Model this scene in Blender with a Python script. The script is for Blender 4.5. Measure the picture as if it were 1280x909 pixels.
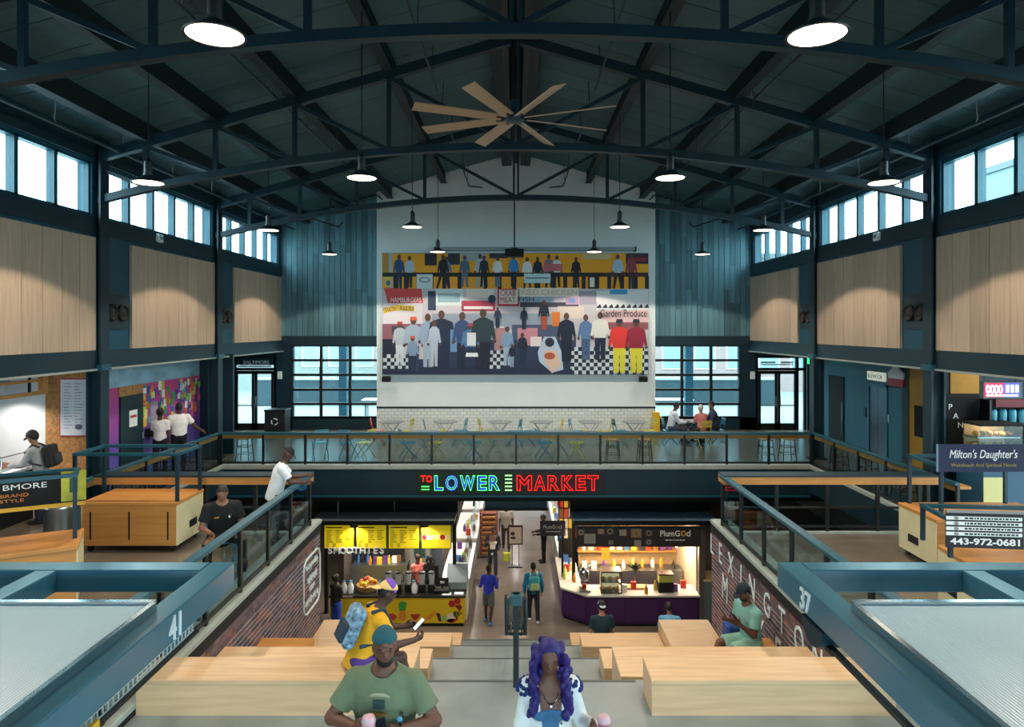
import bpy, bmesh, math, random
import numpy as np
from mathutils import Vector, Matrix, Euler
random.seed(11)
PI = math.pi
for o in list(bpy.data.objects): bpy.data.objects.remove(o, do_unlink=True)
scene = bpy.context.scene
COL = scene.collection

# ---------------------------------------------------------------- camera
F, CX, CY, H = 853.33, 645.0, 410.0, 3.78          # focal length in pixels, principal point, eye height over upper floor
cam = bpy.data.cameras.new('camera'); camo = bpy.data.objects.new('camera', cam); COL.objects.link(camo)
cam.sensor_width = 36; cam.lens = 24.0; cam.clip_start = 0.05; cam.clip_end = 400
cam.shift_x = -5.0/1280; cam.shift_y = -44.5/1280
camo.location = (0, 0, H); camo.rotation_euler = (PI/2, 0, 0)
scene.camera = camo
def PX(x, y, Y): return Vector(((x-CX)/F*Y, Y, H-(y-CY)/F*Y))

# ---------------------------------------------------------------- sky, exposure
w = bpy.data.worlds.new('overcast_sky'); scene.world = w; w.use_nodes = True
nt = w.node_tree; bg = nt.nodes['Background']
bg.inputs[0].default_value = (0.68, 0.90, 1.0, 1); bg.inputs[1].default_value = 10.0
vs = scene.view_settings; vs.view_transform = 'Standard'; vs.look = 'None'; vs.gamma = 1; vs.use_curve_mapping = False
vs.exposure = 0.15
def portal(loc, rot, sx, sy):                        # tells the sampler where the daylight enters
    l = bpy.data.lights.new('daylight_opening', 'AREA'); l.shape = 'RECTANGLE'; l.size = sx; l.size_y = sy
    l.cycles.is_portal = True
    o = bpy.data.objects.new('daylight_opening', l); COL.objects.link(o); o.location = loc; o.rotation_euler = rot

# ---------------------------------------------------------------- helpers
def hx(h, a=1.0):
    h = h.lstrip('#'); v = [int(h[i:i+2], 16)/255 for i in (0, 2, 4)]
    return tuple(x/12.92 if x <= .04045 else ((x+.055)/1.055)**2.4 for x in v)+(a,)
MATS = {}
def mat(name, col, rough=.55, metal=0, var=0, scale=6, stretch=(1, 1, 1), bump=0, emit=0, spec=.5, rnd=0, ecol=None):
    if name in MATS: return MATS[name]
    m = bpy.data.materials.new(name); m.use_nodes = True; MATS[name] = m
    t = m.node_tree; b = t.nodes['Principled BSDF']
    c = hx(col) if isinstance(col, str) else tuple(col)+(1,)
    b.inputs['Base Color'].default_value = c; b.inputs['Roughness'].default_value = rough
    b.inputs['Metallic'].default_value = metal; b.inputs['Specular IOR Level'].default_value = spec
    if emit:
        b.inputs['Emission Color'].default_value = hx(ecol) if ecol else c; b.inputs['Emission Strength'].default_value = emit
    if var or bump or rnd:
        tc = t.nodes.new('ShaderNodeTexCoord'); mp = t.nodes.new('ShaderNodeMapping'); nz = t.nodes.new('ShaderNodeTexNoise')
        oi = t.nodes.new('ShaderNodeObjectInfo'); ml = t.nodes.new('ShaderNodeVectorMath'); ml.operation = 'ADD'
        sc = t.nodes.new('ShaderNodeMath'); sc.operation = 'MULTIPLY'; sc.inputs[1].default_value = 37.0
        t.links.new(oi.outputs['Random'], sc.inputs[0])
        t.links.new(tc.outputs['Object'], mp.inputs[0]); mp.inputs['Scale'].default_value = stretch
        t.links.new(mp.outputs[0], ml.inputs[0]); t.links.new(sc.outputs[0], ml.inputs[1])
        t.links.new(ml.outputs[0], nz.inputs['Vector']); nz.inputs['Scale'].default_value = scale; nz.inputs['Detail'].default_value = 5
        if var or rnd:
            rp = t.nodes.new('ShaderNodeMapRange'); rp.inputs[1].default_value = .3; rp.inputs[2].default_value = .7
            rp.inputs[3].default_value = 1-var; rp.inputs[4].default_value = 1+var
            t.links.new(nz.outputs[0], rp.inputs[0])
            r2 = t.nodes.new('ShaderNodeMapRange'); r2.inputs[3].default_value = 1-rnd; r2.inputs[4].default_value = 1+rnd
            t.links.new(oi.outputs['Random'], r2.inputs[0])
            mm = t.nodes.new('ShaderNodeMath'); mm.operation = 'MULTIPLY'
            t.links.new(rp.outputs[0], mm.inputs[0]); t.links.new(r2.outputs[0], mm.inputs[1])
            vm = t.nodes.new('ShaderNodeVectorMath'); vm.operation = 'SCALE'; vm.inputs[0].default_value = c[:3]
            t.links.new(mm.outputs[0], vm.inputs['Scale']); t.links.new(vm.outputs[0], b.inputs['Base Color'])
        if bump:
            bp = t.nodes.new('ShaderNodeBump'); bp.inputs['Strength'].default_value = bump; bp.inputs['Distance'].default_value = .01
            t.links.new(nz.outputs[0], bp.inputs['Height']); t.links.new(bp.outputs[0], b.inputs['Normal'])
    return m
def glass(name, tint, refl=.12, rough=.02):
    m = bpy.data.materials.new(name); m.use_nodes = True; MATS[name] = m; t = m.node_tree
    t.nodes.remove(t.nodes['Principled BSDF']); out = t.nodes['Material Output']
    a = t.nodes.new('ShaderNodeBsdfTransparent'); a.inputs[0].default_value = hx(tint)
    g = t.nodes.new('ShaderNodeBsdfGlossy'); g.inputs['Roughness'].default_value = rough
    lw = t.nodes.new('ShaderNodeLayerWeight'); pw = t.nodes.new('ShaderNodeMath'); pw.operation = 'POWER'; pw.inputs[1].default_value = 5
    mn = t.nodes.new('ShaderNodeMath'); mn.operation = 'MULTIPLY_ADD'; mn.inputs[1].default_value = .6; mn.inputs[2].default_value = refl; mn.use_clamp = True
    mx = t.nodes.new('ShaderNodeMixShader'); t.links.new(lw.outputs['Facing'], pw.inputs[0])
    t.links.new(pw.outputs[0], mn.inputs[0]); t.links.new(mn.outputs[0], mx.inputs[0])
    t.links.new(a.outputs[0], mx.inputs[1]); t.links.new(g.outputs[0], mx.inputs[2]); t.links.new(mx.outputs[0], out.inputs[0])
    return m
def grad(name, stops, axis=2, lo=0, hi=1, rough=.6):             # a painted blend along one axis of the object
    m = bpy.data.materials.new(name); m.use_nodes = True; MATS[name] = m; t = m.node_tree; b = t.nodes['Principled BSDF']
    tc = t.nodes.new('ShaderNodeTexCoord'); sp = t.nodes.new('ShaderNodeSeparateXYZ'); mr = t.nodes.new('ShaderNodeMapRange')
    cr = t.nodes.new('ShaderNodeValToRGB'); nz = t.nodes.new('ShaderNodeTexNoise'); nz.inputs['Scale'].default_value = 1.3
    ad = t.nodes.new('ShaderNodeMath'); ad.operation = 'MULTIPLY_ADD'; ad.inputs[1].default_value = .35*(hi-lo)
    t.links.new(tc.outputs['Object'], sp.inputs[0]); t.links.new(tc.outputs['Object'], nz.inputs[0])
    t.links.new(nz.outputs[0], ad.inputs[0]); t.links.new(sp.outputs[axis], ad.inputs[2])
    mr.inputs[1].default_value = lo+.17*(hi-lo); mr.inputs[2].default_value = hi+.17*(hi-lo); t.links.new(ad.outputs[0], mr.inputs[0])
    t.links.new(mr.outputs[0], cr.inputs[0])
    e = cr.color_ramp.elements
    while len(e) < len(stops): e.new(.5)
    for i, (p, c) in enumerate(stops): e[i].position = p; e[i].color = hx(c)
    t.links.new(cr.outputs[0], b.inputs['Base Color']); b.inputs['Roughness'].default_value = rough
    return m

class MB:
    def __init__(s): s.v = []; s.f = []; s.m = []; s.cur = 0
    def add(s, vs, fs):
        o = len(s.v); s.v += [tuple(v) for v in vs]; s.f += [[i+o for i in f] for f in fs]; s.m += [s.cur]*len(fs); return s
    def mi(s, i): s.cur = i; return s
    def box(s, x0, x1, y0, y1, z0, z1):
        return s.add([(x0,y0,z0),(x1,y0,z0),(x1,y1,z0),(x0,y1,z0),(x0,y0,z1),(x1,y0,z1),(x1,y1,z1),(x0,y1,z1)],
                     [(0,3,2,1),(4,5,6,7),(0,1,5,4),(1,2,6,5),(2,3,7,6),(3,0,4,7)])
    def obox(s, c, size, R):
        c = Vector(c); h = [x/2 for x in size]; vs = []
        for z in (-1, 1):
            for x, y in ((-1,-1),(1,-1),(1,1),(-1,1)): vs.append(c+R@Vector((x*h[0], y*h[1], z*h[2])))
        return s.add(vs, [(0,3,2,1),(4,5,6,7),(0,1,5,4),(1,2,6,5),(2,3,7,6),(3,0,4,7)])
    def bar(s, a, b, wd, ht, up=(0, 0, 1)):
        a = Vector(a); b = Vector(b); d = (b-a); L = d.length; d.normalize(); u = Vector(up)
        x = d.cross(u)
        if x.length < 1e-4: u = Vector((0, 1, 0)); x = d.cross(u)
        x.normalize(); z = x.cross(d); R = Matrix((x, d, z)).transposed()
        return s.obox((a+b)/2, (wd, L, ht), R)
    def tube(s, pts, r, n=8, closed=False):
        P = [Vector(p) for p in pts]; k = len(P); rs = r if isinstance(r, (list, tuple)) else [r]*k; vs = []; prev = None
        for i in range(k):
            d = (P[min(i+1, k-1)]-P[max(i-1, 0)]) if not closed else (P[(i+1) % k]-P[i-1])
            d = d.normalized() if d.length > 0 else Vector((0, 0, 1))
            if prev is None:
                u = Vector((0, 0, 1)) if abs(d.z) < .9 else Vector((1, 0, 0))
            else: u = prev
            x = d.cross(u)
            if x.length < 1e-5: x = d.orthogonal()
            x.normalize(); y = x.cross(d).normalized(); prev = y
            for j in range(n):
                a = 2*PI*j/n; vs.append(P[i]+(x*math.cos(a)+y*math.sin(a))*rs[i])
        fs = []
        for i in range(k if closed else k-1):
            for j in range(n):
                a, b = i*n+j, i*n+(j+1) % n; i2 = (i+1) % k; fs.append((a, b, i2*n+(j+1) % n, i2*n+j))
        if not closed: fs += [tuple(range(n))[::-1], tuple((k-1)*n+j for j in range(n))]
        return s.add(vs, fs)
    def lathe(s, prof, n=16, c=(0, 0, 0), caps=True):
        vs = []; fs = []; k = len(prof)
        for r, z in prof:
            for j in range(n): vs.append((c[0]+r*math.cos(2*PI*j/n), c[1]+r*math.sin(2*PI*j/n), c[2]+z))
        for i in range(k-1):
            for j in range(n): fs.append((i*n+j, i*n+(j+1) % n, (i+1)*n+(j+1) % n, (i+1)*n+j))
        if caps and prof[0][0] > 1e-4: fs.append(tuple(range(n))[::-1])
        if caps and prof[-1][0] > 1e-4: fs.append(tuple((k-1)*n+j for j in range(n)))
        return s.add(vs, fs)
    def prism(s, poly, f0, f1):                    # poly: list of 2d points, f0/f1 map a 2d point to the two end positions
        n = len(poly); vs = [f0(*p) for p in poly]+[f1(*p) for p in poly]
        return s.add(vs, [tuple(range(n))[::-1], tuple(range(n, 2*n))]+[(i, (i+1) % n, n+(i+1) % n, n+i) for i in range(n)])
    def zprism(s, poly, z0, z1): return s.prism(poly, lambda x, y: (x, y, z0), lambda x, y: (x, y, z1))
    def yprism(s, poly, y0, y1): return s.prism(poly, lambda x, z: (x, y0, z), lambda x, z: (x, y1, z))
    def xprism(s, poly, x0, x1): return s.prism(poly, lambda y, z: (x0, y, z), lambda y, z: (x1, y, z))
    def ball(s, c, r, n=10, m=6):
        r = (r, r, r) if not isinstance(r, (tuple, list)) else r; prof = [(math.sin(PI*i/m), -math.cos(PI*i/m)) for i in range(m+1)]
        b = MB().lathe([(max(p, 0), z) for p, z in prof], n)
        return s.add([(c[0]+x*r[0], c[1]+y*r[1], c[2]+z*r[2]) for x, y, z in b.v], b.f)
    def mesh(s, name, mats, smooth=False, bevel=0):
        me = bpy.data.meshes.new(name); me.from_pydata(s.v, [], s.f)
        for m in (mats if isinstance(mats, (list, tuple)) else [mats]): me.materials.append(m)
        me.polygons.foreach_set('material_index', s.m)
        b = bmesh.new(); b.from_mesh(me); bmesh.ops.recalc_face_normals(b, faces=b.faces)
        if bevel: bmesh.ops.bevel(b, geom=list(b.edges), offset=bevel, segments=1, affect='EDGES', clamp_overlap=True)
        b.to_mesh(me); b.free()
        if smooth:
            me.polygons.foreach_set('use_smooth', [True]*len(me.polygons)); me.set_sharp_from_angle(angle=math.radians(40))
        me.update(); return me
    def build(s, name, mats, parent=None, loc=None, rz=0, smooth=False, bevel=0, world=False):
        if world and parent is not None:
            p = parent.location
            if parent.parent is not None: p = p+parent.parent.location
            s.v = [(a-p.x, b-p.y, c-p.z) for a, b, c in s.v]
        return link(name, s.mesh(name, mats, smooth, bevel), parent, loc, rz)
def link(name, me, parent=None, loc=None, rz=0):
    o = bpy.data.objects.new(name, me); COL.objects.link(o)
    if parent is not None: o.parent = parent
    if loc is not None: o.location = loc
    if rz: o.rotation_euler = (0, 0, rz)
    return o
def centre(o):                                     # put a world-built mesh's origin at its base centre
    vs = [v.co for v in o.data.vertices]; lo = Vector([min(v[i] for v in vs) for i in range(3)]); hi = Vector([max(v[i] for v in vs) for i in range(3)])
    c = Vector(((lo.x+hi.x)/2, (lo.y+hi.y)/2, lo.z)); o.data.transform(Matrix.Translation(-c)); o.location = o.location+c; return o
def tag(o, label, cat, group=None):
    o['label'] = label; o['category'] = cat
    if group: o['group'] = group
    return o
def thing(name, label, cat, loc=(0, 0, 0), rz=0, group=None):
    o = bpy.data.objects.new(name, None); COL.objects.link(o); o.location = loc; o.rotation_euler = (0, 0, rz); o.empty_display_size = .1
    return tag(o, label, cat, group)
def struct(o): o['kind'] = 'structure'; return o
def stuff(o): o['kind'] = 'stuff'; return o
def sempty(name, loc=(0, 0, 0)):
    o = bpy.data.objects.new(name, None); COL.objects.link(o); o.location = loc; return struct(o)
def dup(root, loc=None, rz=None, label=None, group=None, parent=None):
    r = root.copy(); COL.objects.link(r)
    if loc is not None: r.location = loc
    if rz is not None: r.rotation_euler = (0, 0, rz)
    if parent is not None: r.parent = parent
    if label: r['label'] = label
    if group: r['group'] = group
    for ch in list(root.children): dup(ch, parent=r)
    return r
ROTF = (PI/2, 0, 0); ROTR = (PI/2, 0, -PI/2); ROTL = (PI/2, 0, PI/2)
def text(body, m, parent, loc, rot=ROTF, h=None, wd=None, thick=.004, name='lettering', bold=0, shear=0, align='CENTER', world=False, squash=1, outline=0):
    cu = bpy.data.curves.new('t', 'FONT'); cu.body = body; cu.extrude = thick; cu.offset = bold; cu.shear = shear; cu.align_x = 'LEFT'; cu.resolution_u = 3
    if outline: cu.fill_mode = 'NONE'; cu.bevel_depth = outline; cu.bevel_resolution = 1; cu.extrude = 0
    ob = bpy.data.objects.new('t', cu); me = bpy.data.meshes.new_from_object(ob)
    me.name = name; bpy.data.objects.remove(ob)
    v = np.array([q.co[:] for q in me.vertices])
    x0, x1, y0, y1 = v[:, 0].min(), v[:, 0].max(), v[:, 1].min(), v[:, 1].max()
    sy = (h/(y1-y0)) if h else wd/(x1-x0); sx = (wd/(x1-x0)) if wd else sy*squash
    ox = {'CENTER': (x0+x1)/2, 'LEFT': x0, 'RIGHT': x1}[align]
    for q in me.vertices: q.co = ((q.co.x-ox)*sx, (q.co.y-y0)*sy, q.co.z)
    me.materials.clear(); me.materials.append(m)
    o = link(name, me, parent); loc = Vector(loc)
    if world and parent is not None:
        loc = loc-parent.location
        if parent.parent is not None: loc = loc-parent.parent.location
    o.location = loc; o.rotation_euler = rot; return o
def rrect(x0, x1, y0, y1, r, n=4):
    p = []
    for cx_, cy_, a0 in ((x1-r, y0+r, -90), (x1-r, y1-r, 0), (x0+r, y1-r, 90), (x0+r, y0+r, 180)):
        for i in range(n+1):
            a = math.radians(a0+90*i/n); p.append((cx_+r*math.cos(a), cy_+r*math.sin(a)))
    return p
def spot(loc, power, col, angle=120, blend=.3, size=.05, parent=None):
    l = bpy.data.lights.new('lamp_light', 'SPOT'); l.energy = power; l.color = col; l.spot_size = math.radians(angle); l.spot_blend = blend; l.shadow_soft_size = size
    o = bpy.data.objects.new('lamp_light', l); COL.objects.link(o); o.location = loc
    if parent is not None: o.parent = parent
    return o
def point(loc, power, col, size=.05, parent=None):
    l = bpy.data.lights.new('lamp_light', 'POINT'); l.energy = power; l.color = col; l.shadow_soft_size = size
    o = bpy.data.objects.new('lamp_light', l); COL.objects.link(o); o.location = loc
    if parent is not None: o.parent = parent
    return o

# ---------------------------------------------------------------- materials
TEAL = mat('dark_teal_paint', '052a37', .5, var=.12, scale=2)
TEALM = mat('mid_teal_steel', '184f60', .38, var=.12, scale=3)
TEALW = mat('teal_wall_paint', '1f5f74', .55, var=.15, scale=1.5)
BLACK = mat('black_steel', '070c0e', .45)
BLACKM = mat('matte_black', '0a0d0f', .8)
DECK = mat('painted_deck', '3c626c', .6, var=.12, scale=2.2, stretch=(1, 12, 1), rnd=.1)
WHITEP = mat('white_paint', 'dfe9ea', .6, var=.03, scale=1)
WOOD = mat('birch_panel', 'b9a48e', .5, var=.13, scale=3.2, stretch=(7, 7, .35), rnd=.12, bump=.05)
PLY = mat('maple_plywood', 'd6b48c', .24, var=.10, scale=3, stretch=(.5, 6, 6), rnd=.04)
PLYD = mat('honey_plywood', 'c58a48', .38, var=.13, scale=3, stretch=(.5, 6, 6), rnd=.05)
PLYL = mat('pale_plywood', 'ded3a8', .5, var=.06, scale=3)
OSB = mat('oriented_strand_board', 'b5834f', .7, var=.35, scale=14, bump=.2)
CONC = mat('polished_concrete', '6f675c', .22, var=.22, scale=1.2)
STEPC = mat('stair_concrete', '828c8c', .42, var=.14, scale=2.5)
CURB = mat('curb_stone', '9aa39d', .5, var=.1, scale=5)
GREYW = mat('teal_grey_board', '4f7885', .55, var=.2, scale=2.5, stretch=(9, 9, .5), rnd=.35)
GLASS = glass('clear_glass', 'eef8f8', .05)
GLASSR = glass('rail_glass', 'd6e5e8', .006)
STEEL = mat('brushed_steel', '9aa3a6', .3, metal=.9)
CHROME = mat('chrome', 'c9d0d2', .15, metal=1)
def fm(name, col, **k): return mat(name, col, **k)
# ---------------------------------------------------------------- the hall: main dimensions (upper floor is z = 0)
W, YB, BAY = 8.7, 25.3, 5.55
COLY = [YB-BAY*k for k in range(1, 6)]               # 19.75 14.2 8.65 3.1 -2.45
YR = -8.0; ZL = -4.8; XS = 3.73; YE = 12.6; YBR = 18.7; XG = 8.1
def roof(x): return 10.2-.284*abs(x)

# floors
m = MB()
m.box(-14, -XS, YR, YE, -.3, 0); m.box(XS, 14, YR, YE, -.3, 0)
m.box(-14, -XG, YE, YB+.3, -.3, 0); m.box(XG, 14, YE, YB+.3, -.3, 0); m.box(-XG, XG, YBR, YB+.3, -.3, 0)
fl = struct(m.build('floor', CONC))
struct(MB().box(-14, 14, 6, 44, ZL-.2, ZL).build('floor', mat('lower_floor_concrete', '6d635a', .2, var=.2, scale=.9)))

# amphitheatre stair: landing, four flights with landings between
prof = [(YR, 0)]; edge = [7.33]; y = 7.33; z = 0.0
pts = [(YR, -.3), (YR, 0), (7.33, 0)]
lands = [10.31, 13.30, 16.18]
for fl_i in range(4):
    for i in range(7):
        z -= 1.2/7; pts.append((y, z))
        if i < 6: y += .3325; pts.append((y, z))
    if fl_i < 3: y = lands[fl_i]; pts.append((y, z))
pts.append((y, ZL-.1)); pts.append((7.0, ZL-.1)); pts.append((7.0, -.3))
st = struct(MB().xprism(pts, -XS, XS).build('stair', STEPC))
z = 0.0; y = 7.33
strip = mat('stair_nosing', '53585a', .6)
starts = [7.33]+lands
m = MB()
for q, y0 in enumerate(starts):
    for i in range(7):
        yy = y0+.3325*i; zz = -1.2*q-1.2/7*i
        MB().box(-1.28, 1.28, yy-.05, yy-.01, zz, zz+.004).build('nosing_strip', strip, st)

# brick side walls of the stair, with black band and curb
BRK = mat('brick_face', '6a545b', .8, var=.3, scale=9, bump=.3); MORT = mat('pale_mortar', 'cfcbc8', .9, var=.1)
for side, sg in (('left', -1), ('right', 1)):
    x0 = sg*XS; x1 = sg*(XS+.25)
    wl = struct(MB().box(min(x0+sg*.004, x1), max(x0+sg*.004, x1), 6.2, 13.0, ZL, -.09).build('wall_stair_'+side, MORT))
    b = MB(); r = 0; zz = -.098
    while zz > ZL+.02:
        yy = 6.2-(.112 if r % 2 else 0)
        while yy < 13.0:
            a, c = max(yy, 6.2), min(yy+.208, 13.0)
            if c-a > .03 and not (zz < -2.6 and yy < 9.0):
                t = random.random(); b.mi(0 if t < .62 else (1 if t < .85 else 2))
                d = random.uniform(0, .004)
                b.box(min(x0-sg*d, x0+sg*.02), max(x0-sg*d, x0+sg*.02), a, c, zz-.060, zz)
            yy += .224
        zz -= .076; r += 1
    stuff(b.build('brick_courses', [BRK, mat('brick_dark', '4b404c', .8, var=.3, scale=9), mat('brick_red', '84584f', .8, var=.25, scale=9)], wl))
    MB().box(min(x0-sg*.012, x1), max(x0-sg*.012, x1), 6.2, 13.02, -.09, .06).build('band', BLACKM, wl)
    MB().box(min(x0-sg*.02, x1+sg*.1), max(x0-sg*.02, x1+sg*.1), 6.2, 13.05, .06, .13).build('curb', CURB, wl, bevel=.008)
    MB().box(min(x0+sg*.02, x1), max(x0+sg*.02, x1), 13.0, 13.03, ZL, .06).build('end_panel', mat('grey_end_panel', '4b565a', .6), wl)
    WLR = wl if sg > 0 else None
    if sg > 0:
        LETW = mat('white_letter_paint', 'dcebee', .6)
        for ch, yy in zip('LEXINGTON', (12.95, 12.42, 11.82, 11.28, 10.76, 10.12, 9.55, 8.97, 8.42)):
            text(ch, LETW, wl, (x0-.012, yy, -.50), ROTR, h=.36, thick=.004, name='letter', squash=.78)
        for ch, yy in zip('MARKET', (12.15, 11.5, 10.95, 10.35, 9.68, 9.05)):
            text(ch, LETW, wl, (x0-.012, yy, -1.08), ROTR, h=.45, thick=.004, name='letter', squash=.72)
    else:
        LETW = mat('white_letter_paint', 'dcebee', .6)
        out = rrect(11.95, 12.95, -1.32, -.34, .22, 6)
        MB().tube([(x0+.012, a, b_) for a, b_ in out], .016, 6, closed=True).build('painted_badge_outline', LETW, wl)
        m = MB(); rr = random.Random(5)
        for row, (zc, hh, ya, yb) in enumerate(((-.52, .1, 12.1, 12.8), (-.76, .12, 12.18, 12.72), (-.93, .07, 12.3, 12.6), (-1.14, .12, 12.05, 12.85))):
            p = []; n = 26
            for i in range(n):
                p.append((x0+.01, ya+(yb-ya)*i/(n-1)+rr.uniform(-.02, .02), zc+hh*.5*math.sin(i*2.4+row)+rr.uniform(-.015, .015)))
            m.tube(p, .012, 5)
        m.build('painted_badge_script', LETW, wl)

# bridge fascia + curb strip, fascias round the void
m = MB(); m.box(-XG, XG, YBR-.02, YBR+.12, -.80, -.09); f1 = struct(m.build('trim_bridge_fascia', TEAL))
MB().box(-XG, XG, YBR-.05, YBR+.2, -.09, .03).build('edge_strip', CURB, f1, bevel=.01)
MB().box(-XG, XG, YBR-.03, YBR+.1, -.86, -.80).build('lower_flange', TEALM, f1)
m = MB()
for sg in (-1, 1):
    a, b = sorted((sg*(XG-.1), sg*XG)); m.mi(0).box(a, b, YE, YBR, -.7, -.06).mi(1).box(a, b, YE, YBR, -.06, .02)
    a, b = sorted((sg*XS, sg*XG)); m.mi(0).box(a, b, YE-.08, YE+.02, -.7, -.03).mi(1).box(a, b, YE-.08, YE+.02, -.03, .03)
struct(m.build('trim_void_edges', [TEAL, CURB]))
for sg in (-1, 1):
    a, b = sorted((sg*(W+.3), sg*14.2)); struct(MB().box(a, b, YR-.3, YB+.3, 3.3, 3.42).build('bounce_roof_aisle', mat('bounce_membrane', 'd5dadb', .7)))  # unseen pale roofs added to bounce daylight up to the ceiling
struct(MB().box(-80, 80, -80, YR-.3, -.5, -.3).box(-80, -14.2, YR-.3, 90, -.5, -.3).box(14.2, 80, YR-.3, 90, -.5, -.3).build('ground', mat('pavement', '767c7a', .8, var=.1)))  # unseen ground added to cut sky light from below the horizon
struct(MB().box(-14, 14, YBR+.12, 44, -1.0, -.85).build('ceiling', mat('lower_ceiling_black', '0a1013', .8)))
m = MB(); m.box(-14, -13.8, 6, 44, ZL, -.3); m.box(13.8, 14, 6, 44, ZL, -.3); m.box(-14, 14, 43.8, 44, ZL, -.9); m.box(-14, -XS-.25, 6, 6.2, ZL, -.3); m.box(XS+.25, 14, 6, 6.2, ZL, -.3)
struct(m.build('wall_lower', mat('lower_wall', '7c7d78', .7)))
# overhead roll-up box across the lower aisle
o = tag(centre(MB().box(-.92, .92, 20.2, 20.6, -1.58, -1.16).mi(1).box(-.95, .95, 20.15, 20.2, -1.62, -1.55).build('shutter_box', [TEALM, BLACK])), 'dark teal shutter box hung across the lower aisle', 'shutter box')

# roof: ridge slab, deck panels, purlins
ce = sempty('ceiling')
m = MB()
for sg in (-1, 1):
    m.add([(0, YR, 10.28), (0, YB+.6, 10.28), (sg*9.4, YB+.6, roof(9.4)+.08), (sg*9.4, YR, roof(9.4)+.08), (0, YR, 10.4), (0, YB+.6, 10.4), (sg*9.4, YB+.6, roof(9.4)+.2), (sg*9.4, YR, roof(9.4)+.2)],
          [(0,3,2,1),(4,5,6,7),(0,1,5,4),(1,2,6,5),(2,3,7,6),(3,0,4,7)])
m.build('roof_slab', BLACKM, ce)
PURX = [.40, 2.64, 4.6, 6.25, 7.7, 8.75]
NY = 20; PD = (YB-7.2)/NY
for i in range(5):
    for sg in (-1, 1):
        xa, xb = PURX[i], PURX[i+1]; pm = MB(); a, b = xa, xb
        g = PD/2-.012; rel = roof(xb)-roof(xa)
        vs = [(sg*0, -g, 0), (sg*(b-a), -g, rel), (sg*(b-a), g, rel), (0, g, 0)]
        pm.add([(x, y, z) for x, y, z in vs]+[(x, y, z+.05) for x, y, z in vs], [(0,1,2,3),(4,7,6,5),(0,4,5,1),(1,5,6,2),(2,6,7,3),(3,7,4,0)])
        me = pm.mesh('deck_panel', DECK)
        for k in range(NY): link('deck_panel', me, ce, (sg*a, 7.2+PD*(k+.5), roof(a)))
for sg in (-1, 1):
    for x in PURX[:5]:
        MB().box(sg*x-.06, sg*x+.06, YR, YB, roof(x)-.36, roof(x)+.02).mi(0).box(sg*x-.11, sg*x+.11, YR, YB, roof(x)-.38, roof(x)-.36).build('purlin', mat('purlin_teal', '061a21', .6), ce)
MB().box(-.30, -.16, YR, YB, 9.72, 10.2).box(.16, .30, YR, YB, 9.72, 10.2).box(-.04, .04, YR, YB, 9.80, 10.25).build('ridge_beam', BLACK, ce)

# trusses
def arc(x): return 7.55-1.12*(x/W)**2
VX = [2.64, 4.6, 6.25, 7.7]
def make_truss():
    t = thing('roof_truss', 'dark teal arched steel truss spanning the hall under the roof', 'truss', (0, 0, 6.3), group='roof trusses')
    z0 = 6.3
    m = MB(); xs = [-W+W*2*i/32 for i in range(33)]
    for a, b in zip(xs[:-1], xs[1:]): m.bar((a, 0, arc(a)-z0), (b, 0, arc(b)-z0), .16, .15)
    m.build('bottom_chord', TEAL, t)
    for sg in (-1, 1): MB().bar((0, 0, roof(0)-.40-z0), (sg*W, 0, roof(W)-.40-z0), .16, .2).build('top_chord', TEAL, t)
    for x in (0,)+tuple(VX)+tuple(-v for v in VX):
        m = MB()
        if x == 0: m.box(-.09, -.03, -.04, .04, arc(0)-z0, roof(0)-.4-z0).box(.03, .09, -.04, .04, arc(0)-z0, roof(0)-.4-z0)
        else: m.box(x-.045, x+.045, -.04, .04, arc(x)-z0, roof(x)-.42-z0)
        m.build('vertical', TEAL, t)
    vs_ = [0]+VX+[W]
    for sg in (-1, 1):
        for i in range(5):
            a, b = vs_[i], vs_[i+1]
            MB().bar((sg*(a+.05), 0, arc(a)+.06-z0), (sg*b, 0, (roof(b)-.46 if b < W else 7.1)-z0), .07, .08).build('diagonal', TEAL, t)
    return t
tr = make_truss(); tr.location = (0, COLY[0], 6.3)
tr['label'] = 'dark teal arched roof truss nearest the crowd mural, holding the projector pole'
for yy, lb in zip(COLY[1:4], ('dark teal arched roof truss just beyond the ceiling fan', 'dark teal arched roof truss on the viewer side of ceiling fan', 'dark teal arched roof truss above the numbered stall canopies')): dup(tr, (0, yy, 6.3), label=lb)

# columns
def column(x, y, lab):
    t = thing('steel_column', lab, 'column', (x, y, 0), group='hall columns')
    MB().box(-.15, -.11, -.15, .15, 0, 7.7).box(.11, .15, -.15, .15, 0, 7.7).box(-.11, .11, -.02, .02, 0, 7.7).build('shaft', TEAL, t)
    MB().box(-.22, .22, -.2, .2, 0, .03).build('base_plate', BLACK, t)
    MB().box(-.19, .19, -.17, .17, 2.9, 3.02).build('collar', TEALM, t)
    return t
SG = {-1: 'left', 1: 'right'}
for yy, wl in zip(COLY[:3], ({-1: 'dark teal steel column between purple mural and glass door', 1: 'dark teal steel column between glass door and elevator lobby'},
                            {-1: 'dark teal steel column between food stall and purple mural', 1: 'dark teal steel column between elevator lobby and navy banner'},
                            {-1: 'dark teal steel column beside food counter', 1: 'dark teal steel column beside pink stall wall'})):
    for sg in (-1, 1): column(sg*(W-.0), yy, wl[sg])

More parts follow.
